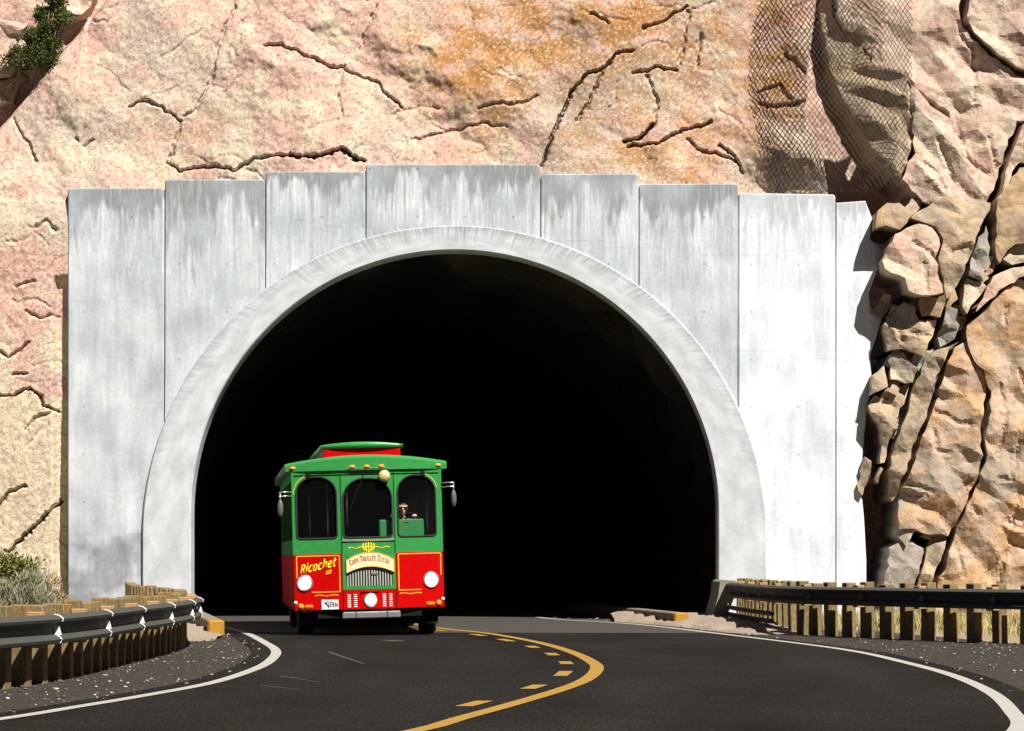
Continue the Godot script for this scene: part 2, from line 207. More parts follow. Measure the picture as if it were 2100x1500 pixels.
# a box with chamfered edges
func box(st: SurfaceTool, lo: Vector3, hi: Vector3, bev := 0.0) -> void:
	if bev <= 0.0:
		bev = 0.0001
	var p := []
	for ix in 2:
		for iy in 2:
			for iz in 2:
				var c := Vector3(hi.x if ix else lo.x, hi.y if iy else lo.y, hi.z if iz else lo.z)
				var s := Vector3(-1.0 if ix else 1.0, -1.0 if iy else 1.0, -1.0 if iz else 1.0) * bev
				p.append([c + Vector3(0, s.y, s.z), c + Vector3(s.x, 0, s.z), c + Vector3(s.x, s.y, 0)])
	var id := func(x, y, z): return x * 4 + y * 2 + z
	var mid := (lo + hi) / 2
	var out := func(a, b, c, d):
		var n: Vector3 = (b - a).cross(c - a)
		if n.dot((a + b + c + d) / 4.0 - mid) < 0:
			quad(st, a, d, c, b)
		else:
			quad(st, a, b, c, d)
	for s in 2:
		out.call(p[id.call(s, 0, 0)][0], p[id.call(s, 1, 0)][0], p[id.call(s, 1, 1)][0], p[id.call(s, 0, 1)][0])
		out.call(p[id.call(0, s, 0)][1], p[id.call(1, s, 0)][1], p[id.call(1, s, 1)][1], p[id.call(0, s, 1)][1])
		out.call(p[id.call(0, 0, s)][2], p[id.call(1, 0, s)][2], p[id.call(1, 1, s)][2], p[id.call(0, 1, s)][2])
	if bev > 0.0005:
		for a in 2:
			for b in 2:
				out.call(p[id.call(0, a, b)][1], p[id.call(1, a, b)][1], p[id.call(1, a, b)][2], p[id.call(0, a, b)][2])
				out.call(p[id.call(a, 0, b)][0], p[id.call(a, 1, b)][0], p[id.call(a, 1, b)][2], p[id.call(a, 0, b)][2])
				out.call(p[id.call(a, b, 0)][0], p[id.call(a, b, 1)][0], p[id.call(a, b, 1)][1], p[id.call(a, b, 0)][1])
		for k in 8:
			var c = p[k]
			var n: Vector3 = (c[1] - c[0]).cross(c[2] - c[0])
			if n.dot(c[0] - mid) < 0:
				tri(st, c[0], c[2], c[1])
			else:
				tri(st, c[0], c[1], c[2])

func tube(st: SurfaceTool, pts, r: float, n := 6) -> void:
	var rings := []
	var cnt: int = pts.size()
	for i in cnt:
		var d: Vector3 = (pts[mini(i + 1, cnt - 1)] - pts[maxi(i - 1, 0)]).normalized()
		var up := Vector3.UP if absf(d.y) < 0.9 else Vector3.RIGHT
		var a := d.cross(up).normalized()
		var b := a.cross(d)
		var ring := []
		for k in n:
			var t := TAU * k / n
			ring.append(pts[i] + (a * cos(t) + b * sin(t)) * r)
		rings.append(ring)
	for i in cnt - 1:
		for k in n:
			var k2 := (k + 1) % n
			quad(st, rings[i][k], rings[i][k2], rings[i + 1][k2], rings[i + 1][k])
	for k in range(1, n - 1):
		tri(st, rings[0][0], rings[0][k + 1], rings[0][k])
		tri(st, rings[cnt - 1][0], rings[cnt - 1][k], rings[cnt - 1][k + 1])

# lathe about the z axis: profile of (radius, z)
func lathe(st: SurfaceTool, at: Vector3, prof, n := 24) -> void:
	for i in prof.size() - 1:
		for k in n:
			var t0 := TAU * k / n
			var t1 := TAU * (k + 1) / n
			var a := at + Vector3(cos(t0) * prof[i].x, sin(t0) * prof[i].x, prof[i].y)
			var b := at + Vector3(cos(t1) * prof[i].x, sin(t1) * prof[i].x, prof[i].y)
			var c := at + Vector3(cos(t1) * prof[i + 1].x, sin(t1) * prof[i + 1].x, prof[i + 1].y)
			var d := at + Vector3(cos(t0) * prof[i + 1].x, sin(t0) * prof[i + 1].x, prof[i + 1].y)
			quad(st, a, b, c, d)

# an outline in x, y drawn out from z0 (back) to z1 (front)
func prism(st: SurfaceTool, poly: PackedVector2Array, z0: float, z1: float) -> void:
	if Geometry2D.is_polygon_clockwise(poly):
		poly = poly.duplicate()
		poly.reverse()
	var ix := Geometry2D.triangulate_polygon(poly)
	for i in range(0, ix.size(), 3):
		var a := poly[ix[i]]
		var b := poly[ix[i + 1]]
		var c := poly[ix[i + 2]]
		if (b - a).cross(c - a) < 0:
			var t := b
			b = c
			c = t
		tri(st, Vector3(a.x, a.y, z1), Vector3(b.x, b.y, z1), Vector3(c.x, c.y, z1))
		tri(st, Vector3(a.x, a.y, z0), Vector3(c.x, c.y, z0), Vector3(b.x, b.y, z0))
	for i in poly.size():
		var a := poly[i]
		var b := poly[(i + 1) % poly.size()]
		quad(st, Vector3(a.x, a.y, z0), Vector3(b.x, b.y, z0), Vector3(b.x, b.y, z1), Vector3(a.x, a.y, z1))

# a ribbon of poly-line p in x, y, w wide, from z0 to z1
func stroke(st: SurfaceTool, p, w: float, z0: float, z1: float) -> void:
	for i in p.size() - 1:
		var d: Vector2 = (p[i + 1] - p[i]).normalized() * (w / 2)
		var n := Vector2(-d.y, d.x)
		var a: Vector2 = p[i] - d
		var b: Vector2 = p[i + 1] + d
		prism(st, PackedVector2Array([a - n, b - n, b + n, a + n]), z0, z1)

func arch_outline(x0: float, x1: float, y0: float, y1: float, rt: float, rb: float) -> PackedVector2Array:
	var p := PackedVector2Array()
	for c in [[x1 - rb, y0 + rb, rb, -90.0], [x1 - rt, y1 - rt, rt, 0.0], [x0 + rt, y1 - rt, rt, 90.0], [x0 + rb, y0 + rb, rb, 180.0]]:
		for k in 9:
			var t := deg_to_rad(c[3] + 90.0 * k / 8)
			p.append(Vector2(c[0] + cos(t) * c[2], c[1] + sin(t) * c[2]))
	return p

# a sheet lo..hi with an opening, from z0 to z1
func holed(st: SurfaceTool, lo: Vector2, hi: Vector2, hole: PackedVector2Array, z0: float, z1: float) -> void:
	var c := Vector2.ZERO
	for h in hole:
		c += h / hole.size()
	var pairs := []
	for h in hole:
		var d := (h - c).normalized()
		var t := 1e9
		if absf(d.x) > 1e-6:
			t = minf(t, ((hi.x if d.x > 0 else lo.x) - c.x) / d.x)
		if absf(d.y) > 1e-6:
			t = minf(t, ((hi.y if d.y > 0 else lo.y) - c.y) / d.y)
		pairs.append([(h - c).angle(), h, c + d * t])
	for q in [lo, Vector2(hi.x, lo.y), hi, Vector2(lo.x, hi.y)]:
		var d: Vector2 = (q - c).normalized()
		for i in hole.size():
			var hit = Geometry2D.segment_intersects_segment(c, q, hole[i], hole[(i + 1) % hole.size()])
			if hit != null:
				pairs.append([(q - c).angle(), hit, q])
				break
	pairs.sort_custom(func(a, b): return a[0] < b[0])
	for i in pairs.size():
		var a = pairs[i]
		var b = pairs[(i + 1) % pairs.size()]
		var h0: Vector2 = a[1]
		var h1: Vector2 = b[1]
		var o0: Vector2 = a[2]
		var o1: Vector2 = b[2]
		quad(st, Vector3(h0.x, h0.y, z1), Vector3(o0.x, o0.y, z1), Vector3(o1.x, o1.y, z1), Vector3(h1.x, h1.y, z1))
		quad(st, Vector3(h0.x, h0.y, z0), Vector3(h1.x, h1.y, z0), Vector3(o1.x, o1.y, z0), Vector3(o0.x, o0.y, z0))
		quad(st, Vector3(h0.x, h0.y, z0), Vector3(h0.x, h0.y, z1), Vector3(h1.x, h1.y, z1), Vector3(h1.x, h1.y, z0))
		quad(st, Vector3(o0.x, o0.y, z0), Vector3(o1.x, o1.y, z0), Vector3(o1.x, o1.y, z1), Vector3(o0.x, o0.y, z1))

# smooth curve through points (x, z), sampled about every step metres
func curve_through(p: PackedVector2Array, step := 0.4) -> PackedVector2Array:
	var out := PackedVector2Array()
	for i in p.size() - 1:
		var a := p[maxi(i - 1, 0)]
		var d := p[mini(i + 2, p.size() - 1)]
		var n := maxi(1, int(p[i].distance_to(p[i + 1]) / step))
		for k in n:
			out.append(p[i].cubic_interpolate(p[i + 1], a, d, float(k) / n))
	out.append(p[p.size() - 1])
	return out

func spaced(p: PackedVector2Array, gap: float, start := 0.0) -> Array:
	var out := []
	var run := 0.0
	var next := start
	for i in p.size() - 1:
		var l := p[i].distance_to(p[i + 1])
		while next <= run + l:
			out.append([p[i].lerp(p[i + 1], (next - run) / l), (p[i + 1] - p[i]).normalized()])
			next += gap
		run += l
	return out

func ribbon(called: String, p: PackedVector2Array, off0: float, off1: float, y: float, m: Material, parent: Node, from := 0.0, to := 1e9) -> MeshInstance3D:
	var st := mb()
	var run := 0.0
	for i in p.size() - 1:
		var l := p[i].distance_to(p[i + 1])
		if run >= from and run < to:
			var n0 := _side(p, i)
			var n1 := _side(p, i + 1)
			var a := p[i] + n0 * off0
			var b := p[i] + n0 * off1
			var c := p[i + 1] + n1 * off1
			var d := p[i + 1] + n1 * off0
			quad(st, Vector3(a.x, y, a.y), Vector3(b.x, y, b.y), Vector3(c.x, y, c.y), Vector3(d.x, y, d.y))
		run += l
	return commit(st, called, m, parent)

func _side(p: PackedVector2Array, i: int) -> Vector2:
	var d := (p[mini(i + 1, p.size() - 1)] - p[maxi(i - 1, 0)]).normalized()
	return Vector2(-d.y, d.x)

func polyline_x(p: PackedVector2Array, y: float) -> float:
	for i in p.size() - 1:
		if (p[i].y - y) * (p[i + 1].y - y) <= 0.0 and p[i].y != p[i + 1].y:
			return lerpf(p[i].x, p[i + 1].x, (y - p[i].y) / (p[i + 1].y - p[i].y))
	return p[0].x if y > p[0].y else p[p.size() - 1].x

# ---------------------------------------------------------------- scene
func _ready() -> void:
	rng.seed = 4711
	var cam := Camera3D.new()
	cam.name = "camera"
	add_child(cam)
	cam.projection = Camera3D.PROJECTION_FRUSTUM
	cam.near = 1.0
	cam.far = 1500.0
	cam.size = 1500.0 / 5280.0
	cam.frustum_offset = Vector2(0, 400.0 / 5280.0)
	cam.position = Vector3(0, 1.3, 0)
	cam.current = true
	var env := Environment.new()
	env.background_mode = Environment.BG_SKY
	var sky := Sky.new()
	var sm := ProceduralSkyMaterial.new()
	sm.sky_top_color = Color(0.10, 0.24, 0.52)
	sm.sky_horizon_color = Color(0.52, 0.64, 0.80)
	sm.ground_bottom_color = Color(0.20, 0.17, 0.14)
	sm.ground_horizon_color = Color(0.45, 0.42, 0.38)
	sm.energy_multiplier = 0.12
	sky.sky_material = sm
	env.sky = sky
	env.tonemap_mode = Environment.TONE_MAPPER_LINEAR
	env.tonemap_exposure = 1.76
	env.sdfgi_enabled = true
	env.ssao_enabled = true
	env.ssil_enabled = true
	var we := WorldEnvironment.new()
	we.name = "environment"
	we.environment = env
	add_child(we)
	var sun := DirectionalLight3D.new()
	sun.name = "sun"
	sun.light_color = Color(1.0, 0.965, 0.91)
	sun.light_energy = 1.6
	sun.light_angular_distance = 0.5
	sun.shadow_enabled = true
	add_child(sun)
	sun.look_at_from_position(Vector3(0.369, 0.766, 0.527) * 100.0, Vector3.ZERO)

	make_materials()
	make_ground()
	make_cliff()
	make_portal()
	make_road()
	make_rails()
	make_bus()
	make_net()
	make_plants()
	make_gravel()

func make_materials() -> void:
	var fine := noise_tex(3, 0.06, 5, 0.70, 1.0)
	var coarse := noise_tex(8, 0.012, 5, 0.0, 1.0)
	var speck := noise_tex(21, 0.16, 3, 0.45, 1.0)
	M.rock = grained(mat(1, 1, 1, 0.92), fine, 0.9, coarse, 1.2)
	M.rock.vertex_color_use_as_albedo = true
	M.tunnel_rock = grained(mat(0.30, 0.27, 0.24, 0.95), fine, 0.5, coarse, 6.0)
	var grit := noise_tex(23, 0.11, 3, 0.2, 1.0)
	grit.color_ramp.offsets = PackedFloat32Array([0.36, 0.64])
	M.asphalt = grained(mat(1, 1, 1, 0.9), grit, 0.40, speck, 0.8)
	M.asphalt.vertex_color_use_as_albedo = true
	M.asphalt.metallic_specular = 0.25
	M.asphalt_old = grained(mat(0.075, 0.07, 0.064, 0.92), speck, 0.9, speck, 0.4)
	M.shoulder = grained(mat(0.040, 0.034, 0.025, 0.95), speck, 0.3, speck, 1.5)
	M.dim_ground = grained(mat(0.085, 0.08, 0.055, 0.95), fine, 0.4, coarse, 2.0)  # ground tone set dark to cut the light it bounces into shade
	M.verge = grained(mat(0.38, 0.30, 0.20, 0.95), fine, 0.4, coarse, 2.0)
	M.sand = grained(mat(0.55, 0.45, 0.36, 0.95), speck, 0.5, speck, 1.5)
	M.white_paint = grained(mat(0.72, 0.72, 0.70, 0.8), speck, 1.6)
	M.yellow_paint = grained(mat(0.62, 0.36, 0.045, 0.8), speck, 1.6)
	M.scuff = grained(mat(0.10, 0.10, 0.097, 0.9), speck, 1.2)
	M.kerb_yellow = grained(mat(0.72, 0.36, 0.02, 0.75), speck, 1.2)
	M.kerb = grained(mat(0.42, 0.35, 0.27, 0.9), speck, 0.8)
	M.grey_concrete = grained(mat(0.30, 0.31, 0.28, 0.9), fine, 0.9, coarse, 1.0)
	M.steel = grained(mat(0.085, 0.09, 0.085, 0.62), fine, 1.5)
	M.steel.metallic_specular = 0.3
	M.lap_glint = mat(0.85, 0.86, 0.88, 0.35)  # white colour standing for sun caught on the rail laps
	M.dull_lap_glint = mat(0.28, 0.29, 0.30, 0.6)  # fainter lap glint, put in as grey
	M.woods = []
	for c in [[0.34, 0.24, 0.10], [0.38, 0.28, 0.14], [0.31, 0.25, 0.11], [0.39, 0.26, 0.10]]:
		var t := noise_tex(50 + M.woods.size(), 0.03, 4, 0.5, 1.0)
		var m := grained(mat(c[0], c[1], c[2], 0.85), t, 1.0, t, 0.5)
		m.uv1_scale = Vector3(3.0, 0.5, 3.0)
		M.woods.append(m)
	M.block_wood = grained(mat(0.55, 0.32, 0.15, 0.85), fine, 1.5)
	M.green = mat(0.035, 0.27, 0.065, 0.28)
	M.green.metallic_specular = 0.4
	M.red = mat(0.52, 0.002, 0.002, 0.32)
	M.red.metallic_specular = 0.25
	M.red_side = mat(0.52, 0.002, 0.002, 0.75)
	M.red_side.metallic_specular = 0.1
	M.green_side = mat(0.035, 0.27, 0.065, 0.75)
	M.green_side.metallic_specular = 0.1
	var dust := noise_tex(71, 0.012, 4, 0.90, 1.0)
	for k in ["green", "red", "red_side", "green_side"]:
		grained(M[k], dust, 1.1)
		M[k].uv1_world_triplanar = false
	M.gold = mat(0.75, 0.42, 0.05, 0.45)
	M.yellow_letter = mat(0.90, 0.72, 0.03, 0.5)
	M.cream = mat(0.85, 0.66, 0.40, 0.6)
	M.brown = mat(0.24, 0.06, 0.012, 0.6)
	M.black = mat(0.012, 0.012, 0.012, 0.6)
	M.black.metallic_specular = 0.15
	M.rubber = mat(0.015, 0.015, 0.016, 0.85)
	M.cabin_black = mat(0.02, 0.02, 0.02, 0.9)  # near-black, so the cabin reads as shade; the seat shares it
	M.chrome = mat(0.75, 0.76, 0.78, 0.32, 0.9)
	M.mirror_shell = mat(0.10, 0.10, 0.095, 0.5)
	M.slat = mat(0.42, 0.45, 0.40, 0.5, 0.2)
	M.white = mat(0.85, 0.85, 0.85, 0.5)
	M.amber = mat(0.85, 0.25, 0.02, 0.3)
	M.brass = mat(0.85, 0.68, 0.30, 0.35, 0.4)
	M.console = mat(0.02, 0.20, 0.055, 0.6)
	M.plate_ink = mat(0.02, 0.025, 0.05, 0.6)
	M.plate_blue = mat(0.25, 0.62, 0.75, 0.6)
	M.lamp = mat(0.9, 0.9, 0.88, 0.15)
	M.lamp.emission_enabled = true
	M.lamp.emission = Color(1, 0.98, 0.94)
	M.lamp.emission_energy_multiplier = 0.4
	M.glass = mat(0.02, 0.022, 0.022, 0.03)
	M.glass.transparency = BaseMaterial3D.TRANSPARENCY_ALPHA
	M.glass.albedo_color.a = 0.12
	M.glass.metallic_specular = 0.25
	M.side_glass = mat(0.01, 0.01, 0.01, 0.05)
	M.side_glass.transparency = BaseMaterial3D.TRANSPARENCY_ALPHA
	M.side_glass.albedo_color.a = 0.93
	M.side_glass.metallic_specular = 0.2
	M.wire = mat(0.05, 0.042, 0.034, 0.7, 0.3)

# ---------------------------------------------------------------- ground, road
func make_ground() -> void:
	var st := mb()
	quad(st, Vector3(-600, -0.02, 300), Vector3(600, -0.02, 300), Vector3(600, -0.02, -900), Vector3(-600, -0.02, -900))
	var o := commit(st, "ground", M.dim_ground)
	setting(o, "canyon ground darkened to throw back less light", "ground")
	for spec in [[PackedVector2Array([Vector2(4.7, -56.5), Vector2(5.0, -46.0), Vector2(6.0, -43.2), Vector2(8.2, -40.0), Vector2(12.0, -37.0), Vector2(16.0, -36.0), Vector2(16.0, -56.5)]), "tan gravelly verge behind the flared rail"], [PackedVector2Array([Vector2(-7.8, -56.0), Vector2(-6.4, -46.5), Vector2(-5.2, -42.0), Vector2(-4.9, -36.0), Vector2(-5.0, -28.0), Vector2(-5.9, -23.0), Vector2(-9.0, -16.0), Vector2(-16.0, -16.0), Vector2(-16.0, -56.0)]), "tan gravelly verge behind the rail with white wedges"]]:
		var vp: PackedVector2Array = spec[0]
		var vs := mb()
		var vi := Geometry2D.triangulate_polygon(vp)
		for k in range(0, vi.size(), 3):
			tri(vs, Vector3(vp[vi[k]].x, -0.014, vp[vi[k]].y), Vector3(vp[vi[k + 1]].x, -0.014, vp[vi[k + 1]].y), Vector3(vp[vi[k + 2]].x, -0.014, vp[vi[k + 2]].y))
		setting(commit(vs, "verge", M.verge), spec[1], "verge")
	# pale sand heaped at the portal's feet
	for spec in [[2.2, 5.4, -57.5, -45.2, 0.15, 5], [-7.6, -4.9, -56.0, -41.5, 0.16, 9]]:
		var s2 := mb(false)
		var nz := noise(spec[5], 0.9, 4)
		var nx := 40
		var ny := 110
		var pt := func(i, k):
			var u: float = float(i) / nx
			var v: float = float(k) / ny
			var x := lerpf(spec[0], spec[1], u)
			var z := lerpf(spec[2], spec[3], v)
			var road_x := polyline_x(EDGE_LINE_FAR, z) + 0.35 if spec[0] > 0 else polyline_x(EDGE_LINE_NEAR_BUS, z) - 0.35
			var away := (x - road_x) if spec[0] > 0 else (road_x - x)
			var h: float = clampf(away / 1.0, -0.4, 1.0) * spec[4] + nz.get_noise_2d(x, z) * 0.09 + nz.get_noise_2d(x * 5.0, z * 5.0) * 0.03
			h *= smoothstep(0.0, 0.16, 1.0 - v)
			if away < 0.1:
				h = minf(h, -0.03)
			return Vector3(x, h - 0.012, z)
		for i in nx:
			for k in ny:
				quad(s2, pt.call(i, k), pt.call(i, k + 1), pt.call(i + 1, k + 1), pt.call(i + 1, k))
		var sand := commit(s2, "sand", M.sand)
		setting(sand, "pale sandy verge heaped beside the tunnel mouth" if spec[0] > 0 else "pale sandy verge behind the curved rail end", "sand")

func make_road() -> void:
	var road := Node3D.new()
	road.name = "road"
	add_child(road)
	setting(road, "dark asphalt road curving out of the tunnel", "road")
	var l := curve_through(EDGE_LINE_NEAR_BUS)
	var y := curve_through(CENTRE_LINE)
	var r := curve_through(EDGE_LINE_FAR)
	# surface between the two edges, resampled to the same count
	var st := mb()
	var so := mb()
	var n := 160
	var along := func(p: PackedVector2Array, t: float, off: float) -> Vector3:
		var f := t * (p.size() - 1)
		var i := mini(int(f), p.size() - 2)
		var q := p[i].lerp(p[i + 1], f - i) + _side(p, i) * off
		return Vector3(q.x, 0.0, q.y)
	var wear := noise(66, 0.35, 4)
	var wear2 := noise(67, 3.0, 3)
	n = 340
	var across := 30
	for i in n:
		var t0 := float(i) / n
		var t1 := float(i + 1) / n
		var a: Vector3 = along.call(l, t0, 0.35)
		var b: Vector3 = along.call(r, t0, -0.35)
		var c: Vector3 = along.call(r, t1, -0.35)
		var d: Vector3 = along.call(l, t1, 0.35)
		var old := (a.z + b.z) / 2 < -46.5
		for k in across:
			var u0 := float(k) / across
			var u1 := float(k + 1) / across
			var q := [a.lerp(b, u0), a.lerp(b, u1), d.lerp(c, u1), d.lerp(c, u0)]
			var tool := so if old else st
			for e in [0, 2, 1, 0, 3, 2]:
				var p: Vector3 = q[e]
				var uu := u1 if e == 1 or e == 2 else u0
				var g := 0.024 * (1.0 + wear.get_noise_2d(p.x * 1.6, p.z * 0.35) * 0.7 + wear2.get_noise_2d(p.x, p.z) * 0.45 + 0.28 * sin(uu * TAU * 4.0 - 0.9) * clampf(0.7 + wear.get_noise_2d(p.x * 3.0, p.z * 0.2), 0.0, 1.0))
				tool.set_color(Color(g, g, g * 0.98))
				tool.add_vertex(p)
	commit(st, "asphalt", M.asphalt, road)
	commit(so, "older_pavement", M.asphalt_old, road)
	ribbon("edge_line", l, -0.072, 0.072, 0.005, M.white_paint, road)
	ribbon("edge_line", r, -0.072, 0.072, 0.005, M.white_paint, road)
	ribbon("centre_line", y, -0.09, 0.075, 0.005, M.yellow_paint, road)
	# broken line beside the solid one
	var run := 0.0
	var total := 0.0
	for i in y.size() - 1:
		total += y[i].distance_to(y[i + 1])
	var at := 3.0
	while at < total - 27.0:
		ribbon("centre_dash", y, 0.26, 0.42, 0.006, M.yellow_paint, road, at, at + 1.0)
		at += 3.1
	# pale scuffs left on the surface
	for s in [[Vector2(-2.05, -41.6), Vector2(-1.75, -41.7), 0.85], [Vector2(-2.6, -26.7), Vector2(-2.1, -25.8), 0.05], [Vector2(-2.6, -28.9), Vector2(-2.05, -27.4), 0.05], [Vector2(-2.6, -36.5), Vector2(-1.85, -32.2), 0.07]]:
		var q := mb()
		var d: Vector2 = (s[1] - s[0]).normalized()
		var nn: Vector2 = Vector2(-d.y, d.x) * (s[2] / 2)
		var a: Vector2 = s[0]
		var b: Vector2 = s[1]
		quad(q, Vector3(a.x - nn.x, 0.004, a.y - nn.y), Vector3(b.x - nn.x * 0.4, 0.004, b.y - nn.y * 0.4), Vector3(b.x + nn.x * 0.4, 0.004, b.y + nn.y * 0.4), Vector3(a.x + nn.x, 0.004, a.y + nn.y))
		commit(q, "scuff_mark", M.scuff, road)
	# gravelled shoulders out to the rails
	var sh := ribbon("shoulder", l, 0.3, 2.6, -0.008, M.shoulder, self, 10.0)
	setting(sh, "dark gravel shoulder along the near lane's rail", "shoulder")
	var sh2 := ribbon("shoulder", r, -3.4, -0.3, -0.009, M.shoulder, self, 17.0)
	setting(sh2, "dark gravel shoulder widening toward the flared rail", "shoulder")
	# kerbs running into the tunnel, each ending in a yellow block
	for s in [[Vector2(3.42, -52.0), Vector2(1.5, -66.0), "low concrete kerb with yellow end running into tunnel beside the far lane", 1.0], [Vector2(-5.22, -45.4), Vector2(-8.6, -66.0), "low concrete kerb with yellow end beside the bus's lane", -1.0]]:
		var k := thing("kerb", s[2], "kerb", Vector3(s[0].x, 0, s[0].y))
		var e: Vector2 = s[1] - s[0]
		var st2 := mb()
		XF = Transform3D(Basis(Vector3.UP, atan2(-e.x, -e.y)), Vector3.ZERO)
		box(st2, Vector3(-0.14, -0.05, -e.length()), Vector3(0.14, 0.24, -0.22), 0.02)
		commit(st2, "kerb_stone", M.kerb, k)
		var st3 := mb()
		box(st3, Vector3(-0.145, -0.05, -0.22), Vector3(0.145, 0.245, 0.02), 0.03)
		XF = Transform3D()
		commit(st3, "yellow_end", M.kerb_yellow, k)

# ---------------------------------------------------------------- cliff
func lean(y: float) -> float:
	return -0.12 * maxf(0.0, y - 8.5)

var n_big: FastNoiseLite
var n_mid: FastNoiseLite
var n_small: FastNoiseLite
var n_cell: FastNoiseLite
var n_c1: FastNoiseLite
var n_c2: FastNoiseLite
var n_c3: FastNoiseLite
var n_c4: FastNoiseLite

var jit := PackedVector2Array()
var tilts := PackedVector3Array()

# creased planes: heights on an uneven triangle grid, joined by flat faces
func planes(x: float, y: float, s: float, layer: int) -> float:
	var gy := y / s
	var gx := x / s + gy * 0.4
	var ix := int(floor(gx))
	var iy := int(floor(gy))
	var fx := gx - ix
	var fy := gy - iy
	var k := iy * 61 + ix * 7 + layer * 997
	var h00 := tilts[k & 4095].z
	var h10 := tilts[(k + 7) & 4095].z
	var h01 := tilts[(k + 61) & 4095].z
	var h11 := tilts[(k + 68) & 4095].z
	if jit[k & 4095].x > 0.5:
		if fx > fy:
			return h00 + (h10 - h00) * fx + (h11 - h10) * fy
		return h00 + (h01 - h00) * fy + (h11 - h01) * fx
	if fx + fy < 1.0:
		return h00 + (h10 - h00) * fx + (h01 - h00) * fy
	return h11 + (h01 - h11) * (1.0 - fx) + (h10 - h11) * (1.0 - fy)

func dome(x: float, y: float) -> float:
	return (x + 7.9) * -0.775 + (y - 13.4) * 0.632

func cliff_z(x: float, y: float) -> float:
	var z := WALL_Z - 0.26 + lean(y)
	if x < -9.3:
		var s := smoothstep(7.15, 7.5, y)
		z = WALL_Z - 0.06 - 0.24 * (1.0 - s) * smoothstep(-9.86, -9.74, x) + lean(y)
	if x > 4.4 and y < 10.2:
		z -= 0.40 * smoothstep(4.4, 5.6, x) * smoothstep(10.2, 9.3, y)
	var d := dome(x, y)
	if d > 0.0:
		z -= minf(d, 0.75) * 0.55 + smoothstep(0.75, 1.0, d) * 0.55 - clampf(d - 1.6, 0.0, 1.5) * 0.5
	var wx := n_mid.get_noise_2d(x, y)
	z += n_big.get_noise_2d(x, y) * (0.20 if y > 9.0 else 0.04) + wx * 0.03 + n_small.get_noise_2d(x, y) * 0.012
	var calm := 1.0 if y > 9.0 else 0.5
	var wy := n_mid.get_noise_2d(x + 31.0, y)
	z += (planes(x + wx * 0.5, y + wy * 0.5, 1.7, 0) * 0.15 + planes(x + wx * 0.25, y + wy * 0.25, 0.62, 1) * 0.035 + planes(x + wx * 0.1, y, 0.21, 2) * 0.007) * calm
	var xe := polyline_x(CLEFT_EDGE, y) if y > 8.7 else 6.7
	if x < -9.0 and y < 9.3:
		z = minf(z, WALL_Z - 0.03)
	z -= 6.0 * smoothstep(xe - 0.02, xe + 0.10, x)
	return z

func rock_color(x: float, y: float) -> Color:
	var a := n_c1.get_noise_2d(x, y)
	var b := n_c2.get_noise_2d(x, y)
	var c := n_c3.get_noise_2d(x, y)
	var pink := Vector3(0.76, 0.49, 0.42)
	var cream := Vector3(0.80, 0.66, 0.52)
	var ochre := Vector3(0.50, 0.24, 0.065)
	var grey := Vector3(0.46, 0.41, 0.37)
	var v := pink.lerp(cream, clampf(0.45 + b * 2.1 + a * 1.2 + c * 0.5, 0.0, 1.0))
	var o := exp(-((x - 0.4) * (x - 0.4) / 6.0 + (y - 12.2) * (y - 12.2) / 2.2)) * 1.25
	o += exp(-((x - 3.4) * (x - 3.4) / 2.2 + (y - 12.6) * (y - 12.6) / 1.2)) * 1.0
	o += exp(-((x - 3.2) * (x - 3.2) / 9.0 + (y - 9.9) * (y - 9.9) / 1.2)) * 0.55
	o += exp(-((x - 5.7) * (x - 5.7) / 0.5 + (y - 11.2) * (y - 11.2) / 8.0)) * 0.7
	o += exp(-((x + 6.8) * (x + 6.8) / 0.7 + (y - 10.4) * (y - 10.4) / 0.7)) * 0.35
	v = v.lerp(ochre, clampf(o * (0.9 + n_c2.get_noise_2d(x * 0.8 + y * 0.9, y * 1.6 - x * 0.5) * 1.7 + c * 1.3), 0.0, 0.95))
	v = v.lerp(grey, clampf(0.10 + a * 0.7 + c * 0.25, 0.0, 0.55))
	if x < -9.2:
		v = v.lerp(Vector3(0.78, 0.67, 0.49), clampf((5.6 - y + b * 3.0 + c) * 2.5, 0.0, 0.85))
	var s := n_c4.get_noise_2d(x, y)
	v *= 1.0 + c * 0.30 + s * 0.10
	if s > 0.36:
		v = v.lerp(Vector3(0.80, 0.73, 0.65), minf(1.0, (s - 0.36) * 4.0))
	elif s < -0.38:
		v *= 0.72
	return Color(v.x, v.y, v.z)

